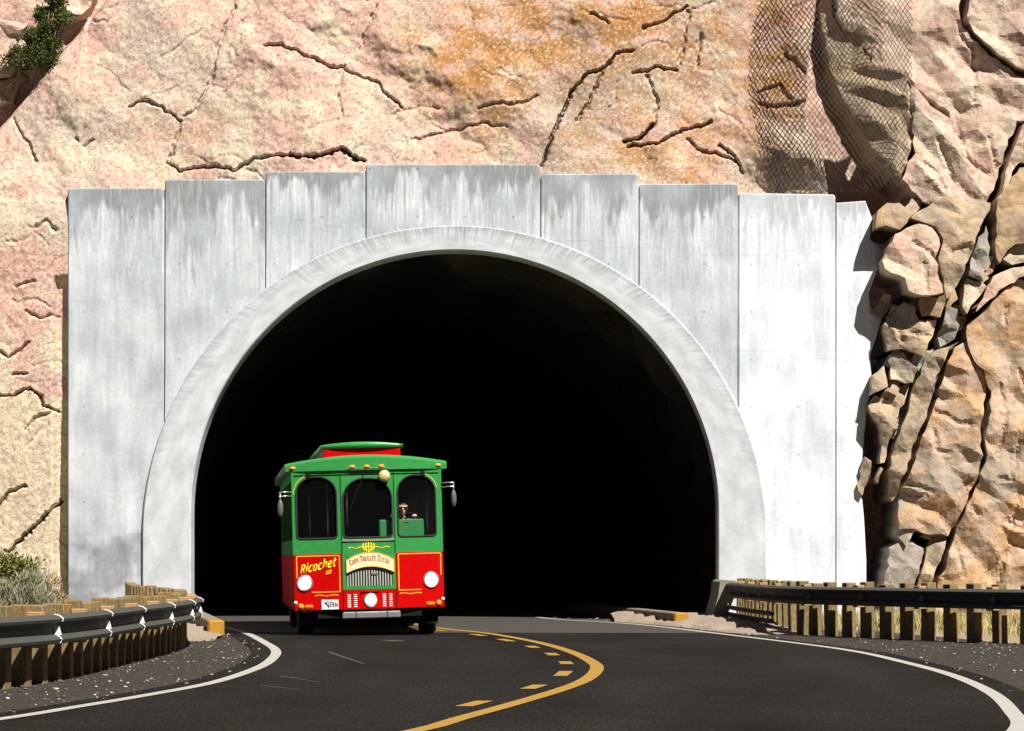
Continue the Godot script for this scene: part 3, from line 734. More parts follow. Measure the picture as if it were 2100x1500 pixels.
func make_cliff() -> void:
	n_big = noise(1, 0.22, 3)
	n_mid = noise(2, 0.9, 4)
	n_small = noise(3, 4.5, 3)
	n_cell = noise(4, 0.75, 1, FastNoiseLite.TYPE_CELLULAR)
	n_cell.cellular_return_type = FastNoiseLite.RETURN_CELL_VALUE
	n_c1 = noise(11, 0.28, 3)
	n_c2 = noise(12, 0.8, 4)
	n_c3 = noise(13, 5.0, 4)
	n_c4 = noise(14, 13.0, 2)
	for k in 4096:
		jit.append(Vector2(rng.randf(), rng.randf()))
		tilts.append(Vector3(rng.randf_range(-1, 1), rng.randf_range(-1, 1), rng.randf_range(-1, 1)))
	var cliff := Node3D.new()
	cliff.name = "cliff"
	add_child(cliff)
	setting(cliff, "sunlit pink and ochre granite cliff above the portal", "cliff")
	var cs := 0.028
	var x0 := -12.8
	var y0 := -0.3
	var nx := int(25.2 / cs)
	var ny := int(15.6 / cs)
	var zs := PackedFloat32Array()
	zs.resize(nx * ny)
	var inside := func(x, y): return x > -9.2 and x < 7.0 and y < 8.75
	for j in ny:
		var y := y0 + j * cs
		for i in nx:
			var x := x0 + i * cs
			zs[j * nx + i] = 0.0 if inside.call(x, y) else cliff_z(x, y)
	var step := PackedFloat32Array()
	step.resize(nx * ny)
	# lesser joints, in three running directions
	for k in 48:
		var at := Vector2(rng.randf_range(-11.0, 6.2), rng.randf_range(9.3, 13.6)) if k < 40 else Vector2(rng.randf_range(-11.0, -9.7), rng.randf_range(1.5, 9.0))
		var run := deg_to_rad([-14.0, 24.0, 62.0][rng.randi() % 3] + rng.randf_range(-12, 12))
		var jl := PackedVector2Array([at])
		for e in rng.randi_range(2, 6):
			run += rng.randf_range(-0.45, 0.45)
			at += Vector2(cos(run), sin(run)) * rng.randf_range(0.10, 0.26)
			jl.append(at)
		crack_lines.append([jl, 0.045, rng.randf_range(0.02, 0.05)])
	# cut the cracks: a groove, with a small step across it
	for c in crack_lines:
		var p: PackedVector2Array = c[0]
		var wd: float = c[1] * 0.62
		var dp: float = c[2]
		var wob := noise(int(p[0].x * 31.0 + 900.0), 3.2, 4)
		for s in p.size() - 1:
			var a := p[s]
			var b := p[s + 1]
			var r := wd + 0.2
			for j in range(maxi(0, int((minf(a.y, b.y) - r - y0) / cs)), mini(ny - 1, int((maxf(a.y, b.y) + r - y0) / cs) + 1)):
				for i in range(maxi(0, int((minf(a.x, b.x) - r - x0) / cs)), mini(nx - 1, int((maxf(a.x, b.x) + r - x0) / cs) + 1)):
					var q := Vector2(x0 + i * cs, y0 + j * cs)
					if zs[j * nx + i] == 0.0:
						continue
					var qq := q + Vector2(wob.get_noise_2d(q.x, q.y), wob.get_noise_2d(q.x + 50.0, q.y)) * 0.06
					var near := Geometry2D.get_closest_point_to_segment(qq, a, b)
					var d := qq.distance_to(near)
					var sd := (b - a).cross(qq - a)
					if sd < 0.0 and d < 0.15:
						step[j * nx + i] = maxf(step[j * nx + i], dp * 0.07 * (1.0 - d / 0.15))
					var ends := minf(near.distance_to(p[0]), near.distance_to(p[p.size() - 1]))
					var wv := wd * clampf(0.75 + 1.1 * wob.get_noise_2d(near.x * 2.0 + 9.0, near.y * 2.0), 0.25, 1.25) * clampf(0.45 + ends * 2.0, 0.45, 1.0)
					wv = maxf(wv, 0.045 if dp < 0.13 else 0.036)
					if qq.y > near.y + 0.3 * absf(qq.x - near.x):
						wv *= 0.55
					else:
						wv *= 1.25
					if d < wv:
						zs[j * nx + i] = minf(zs[j * nx + i], cliff_z(q.x, q.y) - dp * minf(1.0, (1.0 - d / wv) * (1.0 if dp < 0.13 else 1.6)))
	var verts := PackedVector3Array()
	var norms := PackedVector3Array()
	var cols := PackedColorArray()
	var index := PackedInt32Array()
	var remap := PackedInt32Array()
	remap.resize(nx * ny)
	remap.fill(-1)
	for j in range(1, ny - 1):
		for i in range(1, nx - 1):
			var k := j * nx + i
			if zs[k] == 0.0:
				continue
			var x := x0 + i * cs
			var y := y0 + j * cs
			remap[k] = verts.size()
			verts.append(Vector3(x, y, zs[k] + step[k]))
			var zl := zs[k - 1] if zs[k - 1] != 0.0 else zs[k]
			var zr := zs[k + 1] if zs[k + 1] != 0.0 else zs[k]
			var zd := zs[k - nx] if zs[k - nx] != 0.0 else zs[k]
			var zu := zs[k + nx] if zs[k + nx] != 0.0 else zs[k]
			norms.append(Vector3((zl - zr) / (2 * cs), (zd - zu) / (2 * cs), 1).normalized())
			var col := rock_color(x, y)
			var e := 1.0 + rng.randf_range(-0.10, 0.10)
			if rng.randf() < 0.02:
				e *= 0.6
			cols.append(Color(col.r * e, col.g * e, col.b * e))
	for j in range(1, ny - 2):
		for i in range(1, nx - 2):
			var a := remap[j * nx + i]
			var b := remap[j * nx + i + 1]
			var c := remap[(j + 1) * nx + i + 1]
			var d := remap[(j + 1) * nx + i]
			if a >= 0 and b >= 0 and c >= 0 and d >= 0:
				index.append_array([a, c, b, a, d, c])
	var arr := []
	arr.resize(Mesh.ARRAY_MAX)
	arr[Mesh.ARRAY_VERTEX] = verts
	arr[Mesh.ARRAY_NORMAL] = norms
	arr[Mesh.ARRAY_COLOR] = cols
	arr[Mesh.ARRAY_INDEX] = index
	var am := ArrayMesh.new()
	am.add_surface_from_arrays(Mesh.PRIMITIVE_TRIANGLES, arr)
	var face := MeshInstance3D.new()
	face.name = "rock_face"
	face.mesh = am
	face.material_override = M.rock
	cliff.add_child(face, true)
	# the hillside going on up and to both sides
	var st := mb(false)
	var nb := noise(77, 0.09, 4)
	var hill := func(u, v):
		var x: float = lerpf(-60.0, 60.0, u)
		var y: float = v * 34.0
		var core := clampf((absf(x) - 13.2) / 4.0, 0.0, 1.0)
		var z: float = WALL_Z - 1.2 - y * 0.25 - maxf(0.0, y - 15.0) * 0.8 + nb.get_noise_2d(x, y) * 1.5 * core - (1.0 - core) * 2.2
		return Vector3(x, y - 0.3, z)
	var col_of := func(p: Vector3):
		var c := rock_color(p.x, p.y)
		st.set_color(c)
	for i in 120:
		for j in 40:
			var q := [hill.call(i / 120.0, j / 40.0), hill.call((i + 1) / 120.0, j / 40.0), hill.call((i + 1) / 120.0, (j + 1) / 40.0), hill.call(i / 120.0, (j + 1) / 40.0)]
			if absf(q[0].x) < 12.0 and q[0].y < 14.0:
				continue
			for t in [0, 2, 1, 0, 3, 2]:
				col_of.call(q[t])
				st.add_vertex(q[t])
	commit(st, "hillside", M.rock, cliff)
	for s in slab_list:
		make_slab(s, cliff)
	# broken pieces wedged in the joints
	for c in chip_list:
		for k in 2:
			var r := rng.randf_range(0.10, 0.22)
			var o: Vector2 = c + Vector2(rng.randf_range(-0.2, 0.2), rng.randf_range(-0.3, 0.3))
			var pl := PackedVector2Array()
			for e in [[-0.9, -1.3], [0.5, -1.6], [1.0, 0.2], [0.7, 1.5], [-0.5, 1.1]]:
				pl.append(o + Vector2(e[0] + rng.randf_range(-0.35, 0.35), e[1] + rng.randf_range(-0.4, 0.4)).rotated(-0.35) * r)
			make_slab([pl, -55.02 - rng.randf_range(0.0, 0.3), rng.randf_range(-0.2, 0.3), rng.randf_range(-0.4, 0.1), ["tan", "grey", "cream", "brown"][rng.randi() % 4]], cliff)

func slab_color(key: String, x: float, y: float) -> Color:
	var b := n_c2.get_noise_2d(x * 1.3 + 9.0, y * 1.3)
	var c := n_c3.get_noise_2d(x, y)
	var tones := {
		"pale": [Vector3(0.70, 0.58, 0.47), Vector3(0.58, 0.41, 0.34)], "pink": [Vector3(0.62, 0.42, 0.34), Vector3(0.66, 0.54, 0.42)],
		"grey": [Vector3(0.42, 0.36, 0.31), Vector3(0.36, 0.34, 0.31)], "brown": [Vector3(0.40, 0.30, 0.22), Vector3(0.48, 0.34, 0.20)],
		"tan": [Vector3(0.54, 0.42, 0.29), Vector3(0.42, 0.34, 0.26)], "ochre": [Vector3(0.46, 0.30, 0.15), Vector3(0.40, 0.30, 0.20)],
		"cream": [Vector3(0.64, 0.55, 0.42), Vector3(0.52, 0.46, 0.38)], "orange": [Vector3(0.56, 0.36, 0.20), Vector3(0.56, 0.43, 0.34)]}
	var v: Vector3 = tones[key][0].lerp(tones[key][1], clampf(0.5 + b * 1.5, 0.0, 1.0))
	v *= 1.0 + c * 0.36 + n_c4.get_noise_2d(x, y) * 0.2
	if key == "orange":
		v = v.lerp(Vector3(0.38, 0.35, 0.30), clampf(1.0 - absf(y - 3.1 + b) / 0.7, 0.0, 0.7))
	return Color(v.x, v.y, v.z)

func make_slab(s: Array, cliff: Node3D) -> void:
	var raw: PackedVector2Array = s[0]
	var z0: float = s[1]
	var key: String = s[4]
	# ragged outline
	var poly := PackedVector2Array()
	var jn := noise(int(raw[0].x * 71.0) + 300, 1.6, 3)
	for i in raw.size():
		var a := raw[i]
		var b := raw[(i + 1) % raw.size()]
		var n := maxi(1, int(a.distance_to(b) / 0.13))
		for k in n:
			var q := a.lerp(b, float(k) / n)
			poly.append(q + Vector2(jn.get_noise_2d(q.x, q.y), jn.get_noise_2d(q.x + 70.0, q.y)) * 0.03 + Vector2(rng.randf_range(-1, 1), rng.randf_range(-1, 1)) * (0.034 if k > 0 else 0.0))
	var c := Vector2.ZERO
	var lo := raw[0]
	var hi := raw[0]
	for q in raw:
		c += q / raw.size()
		lo = lo.min(q)
		hi = hi.max(q)
	var facets := []
	var span := (hi - lo).length()
	var steep := 0.10 if span < 1.6 else 0.13
	for k in (2 if span < 1.6 else 6):
		facets.append([rng.randf_range(-1, 1) * steep, rng.randf_range(-1, 1) * steep, rng.randf_range(lo.x, hi.x), rng.randf_range(lo.y, hi.y), rng.randf_range(0.0, 0.12)])
	var pts := poly.duplicate()
	var dist := PackedFloat32Array()
	dist.resize(poly.size())
	var st_p := 0.058
	var y := lo.y
	while y < hi.y:
		var x := lo.x
		while x < hi.x:
			var q := Vector2(x + rng.randf_range(-0.02, 0.02), y + rng.randf_range(-0.02, 0.02))
			if Geometry2D.is_point_in_polygon(q, poly):
				var d := 9.0
				for i in poly.size():
					d = minf(d, q.distance_squared_to(Geometry2D.get_closest_point_to_segment(q, poly[i], poly[(i + 1) % poly.size()])))
					if d < 0.0016:
						break
				d = sqrt(d)
				if d > 0.04:
					pts.append(q)
					dist.append(d)
			x += st_p
		y += st_p
	var ix := Geometry2D.triangulate_delaunay(pts)
	var pos := PackedVector3Array()
	var cl := PackedColorArray()
	for i in pts.size():
		var q := pts[i]
		var z: float = z0 + lean(q.y) + s[2] * (q.x - c.x) + s[3] * (q.y - c.y)
		var low := 9.0
		for f in facets:
			low = minf(low, f[0] * (q.x - f[2]) + f[1] * (q.y - f[3]) + f[4])
		z += low
		z += n_mid.get_noise_2d(q.x * 1.2 + 17.0, q.y * 1.2) * 0.018 + n_small.get_noise_2d(q.x, q.y) * 0.010
		z += planes(q.x + q.y * 0.35, q.y - q.x * 0.2, 0.48, 3) * 0.15 + planes(q.x - q.y * 0.3, q.y, 0.2, 4) * 0.025
		z -= 0.012 * maxf(0.0, 1.0 - dist[i] / 0.05)
		for w in slab_cracks:
			var dd := 9.0
			for e in w.size() - 1:
				dd = minf(dd, q.distance_to(Geometry2D.get_closest_point_to_segment(q, w[e], w[e + 1])))
			if dd < 0.075:
				z -= 0.07 * (1.0 - dd / 0.075)
		pos.append(Vector3(q.x, q.y, z))
		cl.append(slab_color(key, q.x, q.y))
	var st := mb()
	for t in range(0, ix.size(), 3):
		var m := (pts[ix[t]] + pts[ix[t + 1]] + pts[ix[t + 2]]) / 3.0
		if not Geometry2D.is_point_in_polygon(m, poly):
			continue
		var order := [ix[t], ix[t + 1], ix[t + 2]]
		if (pts[order[1]] - pts[order[0]]).cross(pts[order[2]] - pts[order[0]]) > 0:
			order.reverse()
		for k in order:
			st.set_color(cl[k])
			st.add_vertex(pos[k])
	var back := Vector3(0, 0, -2.6)
	for i in poly.size():
		var i2 := (i + 1) % poly.size()
		for k in [[i, 0], [i, 1], [i2, 1], [i, 0], [i2, 1], [i2, 0]]:
			st.set_color(cl[k[0]])
			st.add_vertex(pos[k[0]] + back * k[1])
	commit(st, "rock_slab", M.rock, cliff)

# ---------------------------------------------------------------- portal
func concrete_image() -> ImageTexture:
	var w := 1080
	var h := 620
	var im := Image.create(w, h, false, Image.FORMAT_RGB8)
	var ns := noise(31, 1.0, 3)
	var nb := noise(32, 0.55, 4)
	var nf := noise(33, 9.0, 2)
	var tops := []
	for p in panel_list:
		tops.append([p[0], p[1], p[2]])
	tops.append([4.833, 6.95, 9.16])
	tops.append([6.95, 9.5, 8.98])
	for i in w:
		var x := -9.6 + 18.4 * i / w
		var top := 9.2
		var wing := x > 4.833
		var pi := 0
		for k in tops.size():
			if x >= tops[k][0] and x < tops[k][1]:
				top = tops[k][2]
				pi = k
		var pf: float = [0.9, 1.5, 0.6, 0.85, 1.1, 0.75, 0.8, 0.4][pi]
		var len1 := pf * (0.25 + 1.25 * clampf(0.5 + ns.get_noise_1d(x * 1.1 + pi * 40.0) * 1.1, 0.0, 1.0))
		var drip := clampf((ns.get_noise_1d(x * 9.0 + 300.0) - 0.12) * 3.0, 0.0, 1.0)
		var drip_len := 1.0 + 2.2 * clampf(0.4 + ns.get_noise_1d(x * 5.0 + 700.0), 0.0, 1.0)
		for j in h:
			var y := 10.2 - 10.2 * j / h
			var t := top - y
			var streak := ns.get_noise_2d(x * 3.2, y * 0.28)
			var streak2 := ns.get_noise_2d(x * 13.0 + 90.0, y * 0.9)
			var blotch := nb.get_noise_2d(x, y)
			var v := 0.745 + blotch * 0.10 + nf.get_noise_2d(x, y) * 0.03 + nb.get_noise_2d(x * 3.0 + 60.0, y * 1.4) * 0.05
			v += streak2 * 0.028 + streak * 0.04
			var ragged := len1 * (1.0 + nf.get_noise_2d(x * 0.7, y * 0.12) * 0.8)
			var dark := smoothstep(ragged, ragged * 0.35, t) * clampf(0.8 + blotch * 1.2 + streak2 * 0.5, 0.0, 1.0)
			dark = maxf(dark, drip * clampf(1.2 - t / drip_len, 0.0, 1.0) * clampf(0.55 + streak2 + blotch, 0.0, 0.8))
			dark = minf(dark, 1.0) * (0.85 if not wing else 0.6)
			v = lerpf(v, 0.49 + streak2 * 0.07 + blotch * 0.06, dark)
			v += clampf((streak2 - 0.22) * 1.0, 0.0, 0.05) * smoothstep(3.2, 0.6, t)
			if x < -5.5 and y < 1.9:
				v -= clampf(0.05 + nb.get_noise_2d(x * 1.3 + 30.0, y * 1.3) * 0.4, 0.0, 0.16)
			var lift := fposmod(y + 0.15 * floorf(x * 0.5), 2.03)
			if lift < 0.03 and nf.get_noise_2d(x * 0.3, y) > -0.2:
				v -= 0.035
			var hx := fposmod(x, 1.02)
			var hy := fposmod(y + 0.5, 1.015)
			if hx < 0.035 and hy < 0.035 and nf.get_noise_2d(floorf(x / 1.02) * 7.0, floorf(y) * 5.0) > -0.1:
				v -= 0.22
			var warm := 0.006 * clampf(blotch * 3.0, -1.0, 1.0)
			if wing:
				v += 0.09  # wing lightened in the texture to stand for its more sunward face
			v = clampf(v, 0.0, 0.95)
			im.set_pixel(i, j, Color(v * 0.93 + warm, v * 0.975, v * 1.03 - warm))
	return ImageTexture.create_from_image(im)

func ring_image() -> ImageTexture:
	var w := 1400
	var h := 72
	var im := Image.create(w, h, false, Image.FORMAT_RGB8)
	var ns := noise(41, 1.0, 3)
	for i in w:
		var len1 := 0.18 + 0.75 * clampf(0.35 + ns.get_noise_1d(i * 0.12) * 0.9, 0.0, 1.0)
		var up := sin(PI * clampf((float(i) / w - 0.08) / 0.84, 0.0, 1.0))
		for j in h:
			var t := float(j) / h
			var v := 0.765 + ns.get_noise_2d(i * 0.02, j * 0.03) * 0.08 + ns.get_noise_2d(i * 0.4, j * 0.1) * 0.035
			var dark := clampf(1.2 - t / (len1 * (0.25 + up * 0.75)), 0.0, 1.0) * clampf(0.6 + ns.get_noise_1d(i * 0.35 + 500.0) * 1.3, 0.0, 1.0) * (0.35 + 0.65 * up)
			v = lerpf(v, 0.54, dark * 0.65)
			im.set_pixel(i, j, Color(v * 0.935, v * 0.975, v * 1.02))
	return ImageTexture.create_from_image(im)

func flat_uv(st: SurfaceTool, p: Vector3) -> void:
	st.set_uv(Vector2((p.x + 9.6) / 18.4, (10.2 - p.y) / 10.2))

func panel_mesh(poly: PackedVector2Array, zf: Callable, thick: float) -> SurfaceTool:
	var st := mb()
	if Geometry2D.is_polygon_clockwise(poly):
		poly.reverse()
	var ix := Geometry2D.triangulate_polygon(poly)
	var put := func(q: Vector2, back: float, uvp: Vector2):
		flat_uv(st, Vector3(uvp.x, uvp.y, 0))
		st.add_vertex(Vector3(q.x, q.y, zf.call(q.x) - back))
	# chamfered rim: the front face is the outline drawn in by 25 mm
	var inner := PackedVector2Array()
	var n := poly.size()
	for i in n:
		var d0 := (poly[i] - poly[(i + n - 1) % n]).normalized()
		var d1 := (poly[(i + 1) % n] - poly[i]).normalized()
		var nn := (Vector2(-d0.y, d0.x) + Vector2(-d1.y, d1.x)).normalized()
		inner.append(poly[i] + nn * 0.025)
	for i in range(0, ix.size(), 3):
		var o := [ix[i], ix[i + 1], ix[i + 2]]
		if (poly[o[1]] - poly[o[0]]).cross(poly[o[2]] - poly[o[0]]) > 0:
			o.reverse()
		for k in o:
			put.call(inner[k], 0.0, inner[k])
		o.reverse()
		for k in o:
			put.call(poly[k], thick, poly[k])
	for i in n:
		var i2 := (i + 1) % n
		for k in [[inner, i, 0.0], [inner, i2, 0.0], [poly, i2, 0.025], [inner, i, 0.0], [poly, i2, 0.025], [poly, i, 0.025]]:
			put.call(k[0][k[1]], k[2], k[0][k[1]])
		for k in [[poly, i, 0.025], [poly, i2, 0.025], [poly, i2, thick], [poly, i, 0.025], [poly, i2, thick], [poly, i, thick]]:
			put.call(k[0][k[1]], k[2], inner[k[1]])
	return st

func make_portal() -> void:
	var portal := thing("tunnel_portal", "pale stained concrete tunnel portal with stepped top and arched ring", "tunnel portal")
	var relief := noise_tex(61, 0.05, 5, 0.0, 1.0)
	var cm := mat(1, 1, 1, 0.88)
	cm.albedo_texture = concrete_image()
	cm.albedo_color = Color(1, 1, 1)
	var hole := PackedVector2Array()
	for k in 61:
		var t := PI * k / 60.0
		hole.append(Vector2(ARCH_X + cos(t) * (RING_OUT - 0.06), RING_OUT_Y + sin(t) * (RING_OUT - 0.06)))
	hole.append(Vector2(ARCH_X - RING_OUT + 0.06, -3))
	hole.append(Vector2(ARCH_X + RING_OUT - 0.06, -3))
	var rounded := func(x0: float, x1: float, y1: float) -> PackedVector2Array:
		return PackedVector2Array([Vector2(x0, -0.5), Vector2(x1, -0.5), Vector2(x1, y1 - 0.06), Vector2(x1 - 0.02, y1 - 0.015), Vector2(x1 - 0.06, y1), Vector2(x0 + 0.06, y1), Vector2(x0 + 0.02, y1 - 0.015), Vector2(x0, y1 - 0.06)])
	for p in panel_list:
		var zf := func(_x): return WALL_Z + p[3]
		for piece in Geometry2D.clip_polygons(rounded.call(p[0] + 0.006, p[1] - 0.006, p[2]), hole):
			if piece.size() > 4 or true:
				commit(panel_mesh(piece, zf, 0.55), "wall_panel", cm, portal)
	# wing wall, turned back toward the rock
	var zw := func(x): return WALL_Z - (x - 4.833) * 0.12
	var broken := PackedVector2Array([Vector2(6.955, 8.98)])
	broken.append_array(WING_EDGE)
	broken.append(Vector2(6.955, -0.5))
	for shape in [rounded.call(4.84, 6.945, 9.16), broken]:
		for piece in Geometry2D.clip_polygons(shape, hole):
			commit(panel_mesh(piece, zw, 0.55), "wing_panel", cm, portal)
	# arched ring
	var rm := mat(1, 1, 1, 0.88)
	rm.albedo_texture = ring_image()
	rm.albedo_color = Color(1, 1, 1)
	var outer := []
	var inner := []
	for k in 9:
		outer.append(Vector2(ARCH_X - RING_OUT, -0.3 + (RING_OUT_Y + 0.3) * k / 9.0))
		inner.append(Vector2(ARCH_X - RING_IN, -0.3 + (RING_IN_Y + 0.3) * k / 9.0))
	for k in 97:
		var t := PI - PI * k / 96.0
		outer.append(Vector2(ARCH_X + cos(t) * RING_OUT, RING_OUT_Y + sin(t) * RING_OUT))
		inner.append(Vector2(ARCH_X + cos(t) * RING_IN, RING_IN_Y + sin(t) * RING_IN))
	for k in 9:
		outer.append(Vector2(ARCH_X + RING_OUT, RING_OUT_Y - (RING_OUT_Y + 0.3) * (k + 1) / 9.0))
		inner.append(Vector2(ARCH_X + RING_IN, RING_IN_Y - (RING_IN_Y + 0.3) * (k + 1) / 9.0))
	var st := mb()
	var zf2 := WALL_Z + 0.085
	var n := outer.size()
	for i in n - 1:
		var rows := []
		for k in [i, i + 1]:
			var o: Vector2 = outer[k]
			var q: Vector2 = inner[k]
			var d := (q - o).normalized()
			var row := [[o, zf2 - 0.5, 0.0], [o, zf2 - 0.03, 0.01], [o + d * 0.03, zf2, 0.04], [q - d * 0.03, zf2, 0.96], [q, zf2 - 0.03, 0.99], [q, zf2 - 0.62, 1.0]]
			rows.append(row)
		for j in 5:
			var a = rows[0][j]
			var b = rows[1][j]
			var c = rows[1][j + 1]
			var e = rows[0][j + 1]
			var u0 := float(i) / (n - 1)
			var u1 := float(i + 1) / (n - 1)
			for k in [[a, u0], [b, u1], [c, u1], [a, u0], [c, u1], [e, u0]]:
				st.set_uv(Vector2(k[1], k[0][2]))
				st.add_vertex(Vector3(k[0][0].x, k[0][0].y, k[0][1]))
	commit(st, "arch_ring", rm, portal)
	# rough rock bore behind the wall, wider than the ring
	var bore := mb(false)
	var nb := noise(91, 0.5, 4)
	var pt := func(i, k):
		var v: float = float(k) / 60.0
		var z := -55.42 - 62.0 * v
		var bend := pow(v * 1.0, 2.0) * 6.0
		var t: float = PI * 1.16 - PI * 1.32 * i / 48.0
		var r := 6.45 + (0.9 if k > 2 else 0.0) * clampf((k - 2) / 2.0, 0.0, 1.0) * (0.5 if cos(t) > 0 else 1.0)
		if k > 0:
			r += nb.get_noise_3d(cos(t) * 6.0, sin(t) * 6.0, z) * 0.8
		var q := Vector2(ARCH_X + cos(t) * r - bend, 2.0 + sin(t) * r)
		if i == 0 or i == 48:
			q.y = -0.3
		return Vector3(q.x, q.y, z)
	for i in 48:
		for k in 60:
			quad(bore, pt.call(i, k), pt.call(i, k + 1), pt.call(i + 1, k + 1), pt.call(i + 1, k))
	for i in range(1, 47):
		tri(bore, pt.call(0, 60), pt.call(i + 1, 60), pt.call(i, 60))
	var o := commit(bore, "tunnel_bore", M.tunnel_rock)
	setting(o, "dark rough rock walls inside the tunnel", "tunnel")

# ---------------------------------------------------------------- guardrails
func make_rails() -> void:
	rail("dark steel guardrail on close-set wooden posts with sun glints built as white wedges", RAIL_WEST, true, 0.73, 0.60, 2.55, 7.85)
	rail("dark steel guardrail flaring away from the portal's concrete end block", RAIL_EAST, false, 0.85, 0.57, 1.65, 0.6)
	# flared concrete block where the far rail meets the portal
	var b := thing("concrete_end_block", "weathered grey concrete end block flaring at its foot", "barrier end", Vector3(4.35, 0, -53.3))
	var st := mb()
	var prof := PackedVector2Array([Vector2(-0.36, -0.05), Vector2(-0.36, 0.03), Vector2(-0.2, 0.22), Vector2(-0.1, 0.55), Vector2(-0.06, 0.86), Vector2(0.0, 0.9), Vector2(0.28, 0.88), Vector2(0.26, 0.6), Vector2(0.1, 0.2), Vector2(0.08, -0.05)])
	prism(st, prof, -1.9, 0.25)
	commit(st, "end_block", M.grey_concrete, b)

func rail(label: String, path: PackedVector2Array, bright: bool, top: float, gap: float, rgap: float, rstart: float) -> void:
	var side := 1.0
	var p := curve_through(path, 0.35)
	var g := thing("guardrail", label, "guardrail")
	# beam: a double-ridged steel section
	var prof := [Vector2(0.0, 0.0), Vector2(0.055, -0.014), Vector2(0.10, -0.045), Vector2(0.09, -0.075), Vector2(0.012, -0.12), Vector2(0.0, -0.157), Vector2(0.0, -0.2), Vector2(0.06, -0.232), Vector2(0.085, -0.26), Vector2(0.072, -0.295), Vector2(0.0, -0.313)]
	var st := mb()
	for i in p.size() - 1:
		for j in prof.size() - 1:
			var q := []
			for k in [[i, j], [i + 1, j], [i + 1, j + 1], [i, j + 1]]:
				var nn := _side(p, k[0]) * side
				var pr: Vector2 = prof[k[1]]
				var c: Vector2 = p[k[0]] + nn * pr.x
				q.append(Vector3(c.x, top + pr.y, c.y))
			quad(st, q[0], q[1], q[2], q[3])
			var bk := []
			for k in [[i, j], [i + 1, j], [i + 1, j + 1], [i, j + 1]]:
				var nn := _side(p, k[0]) * side
				var pr: Vector2 = prof[k[1]]
				var c: Vector2 = p[k[0]] + nn * (pr.x - 0.006)
				bk.append(Vector3(c.x, top + pr.y, c.y))
			quad(st, bk[0], bk[3], bk[2], bk[1])
	commit(st, "beam", M.steel, g)
	# posts and the blocks that hold the beam off them
	var sb := mb()
	box(sb, Vector3(-0.075, -0.34, -0.075), Vector3(0.075, 0.035, 0.075), 0.008)
	sb.generate_normals()
	var block_mesh := sb.commit()
	var count := 0
	for q in spaced(p, gap):
		var at: Vector2 = q[0]
		var nn: Vector2 = Vector2(-q[1].y, q[1].x) * side
		var turn := atan2(q[1].x, q[1].y)
		var post := MeshInstance3D.new()
		post.name = "post"
		var h := top + (0.10 if bright else 0.07) + rng.randf_range(-0.02, 0.025)
		var s := mb()
		var hw := 0.095 if bright else 0.092
		box(s, Vector3(-hw, -0.2, -0.09), Vector3(hw, h, 0.09), 0.012)
		s.generate_normals()
		post.mesh = s.commit()
		post.material_override = M.woods[rng.randi() % 4]
		g.add_child(post, true)
		var pc := at - nn * 0.25
		post.position = Vector3(pc.x, 0, pc.y)
		post.rotation = Vector3(rng.randf_range(-0.02, 0.02), turn + rng.randf_range(-0.08, 0.08), rng.randf_range(-0.025, 0.025))
		if count % 3 == 0:
			var bl := MeshInstance3D.new()
			bl.name = "spacer_block"
			bl.mesh = block_mesh
			bl.material_override = M.block_wood
			g.add_child(bl, true)
			var bc := at - nn * 0.078
			bl.position = Vector3(bc.x, top, bc.y)
			bl.rotation.y = turn
		count += 1
	# sun catching the rail laps, built as white wedges and bent strips
	for q in spaced(p, rgap, rstart):
		var at: Vector2 = q[0]
		var nn: Vector2 = Vector2(-q[1].y, q[1].x) * side
		var d: Vector2 = q[1]
		var P := func(out_by: float, yy: float, alongd: float) -> Vector3:
			var c: Vector2 = at + nn * out_by + d * alongd
			return Vector3(c.x, top + yy, c.y)
		var s := mb()
		for sgn in [-1.0, 1.0]:
			tri(s, P.call(0.01, -0.115, 0.004 * sgn), P.call(0.01, -0.215, 0.004 * sgn), P.call(0.088, -0.215, 0.004 * sgn))
			tri(s, P.call(0.01, -0.115, 0.004 * sgn), P.call(0.088, -0.215, 0.004 * sgn), P.call(0.06, -0.115, 0.004 * sgn))
		quad(s, P.call(0.06, -0.115, -0.004), P.call(0.06, -0.115, 0.004), P.call(0.088, -0.215, 0.004), P.call(0.088, -0.215, -0.004))
		commit(s, "lap_glint", M.lap_glint if bright else M.dull_lap_glint, g)
		if bright:
			var pts := []
			for pr in prof:
				if pr.y > -0.10:
					pts.append(P.call(pr.x + 0.006, pr.y + 0.004, 0.0))
			var s2 := mb()
			tube(s2, pts, 0.006, 5)
			commit(s2, "glint_strip", M.lap_glint, g)
			var pts2 := []
			for pr in prof:
				if pr.y < -0.20:
					pts2.append(P.call(pr.x + 0.006, pr.y, 0.0))
			var s3 := mb()
			tube(s3, pts2, 0.006, 5)
			commit(s3, "glint_strip", M.lap_glint, g)
	if not bright:
		for yy in [0.34, 0.20]:
			var pts := []
			for i in p.size():
				if p[i].y > -46.4:
					break
				var nn := _side(p, i) * side
				pts.append(Vector3(p[i].x + nn.x * 0.05, yy, p[i].y + nn.y * 0.05))
			var s := mb()
			tube(s, pts, 0.045, 8)
			commit(s, "rub_rail", M.steel, g)

# ---------------------------------------------------------------- the trolley bus
func wave(x0: float, x1: float, y: float, amp: float) -> Array:
	var p := []
	for k in 13:
		var t := k / 12.0
		p.append(Vector2(lerpf(x0, x1, t), y + sin(t * TAU * 1.5) * amp))
	return p

func lettering(txt: String, height: float, font: String, bold: bool, depth := 0.006) -> TextMesh:
	var f := SystemFont.new()
	f.font_names = PackedStringArray([font])
	f.font_weight = 700 if bold else 400
	var t := TextMesh.new()
	t.font = f
	t.text = txt
	t.font_size = 48
	t.pixel_size = height / 34.0
	t.depth = depth
	return t

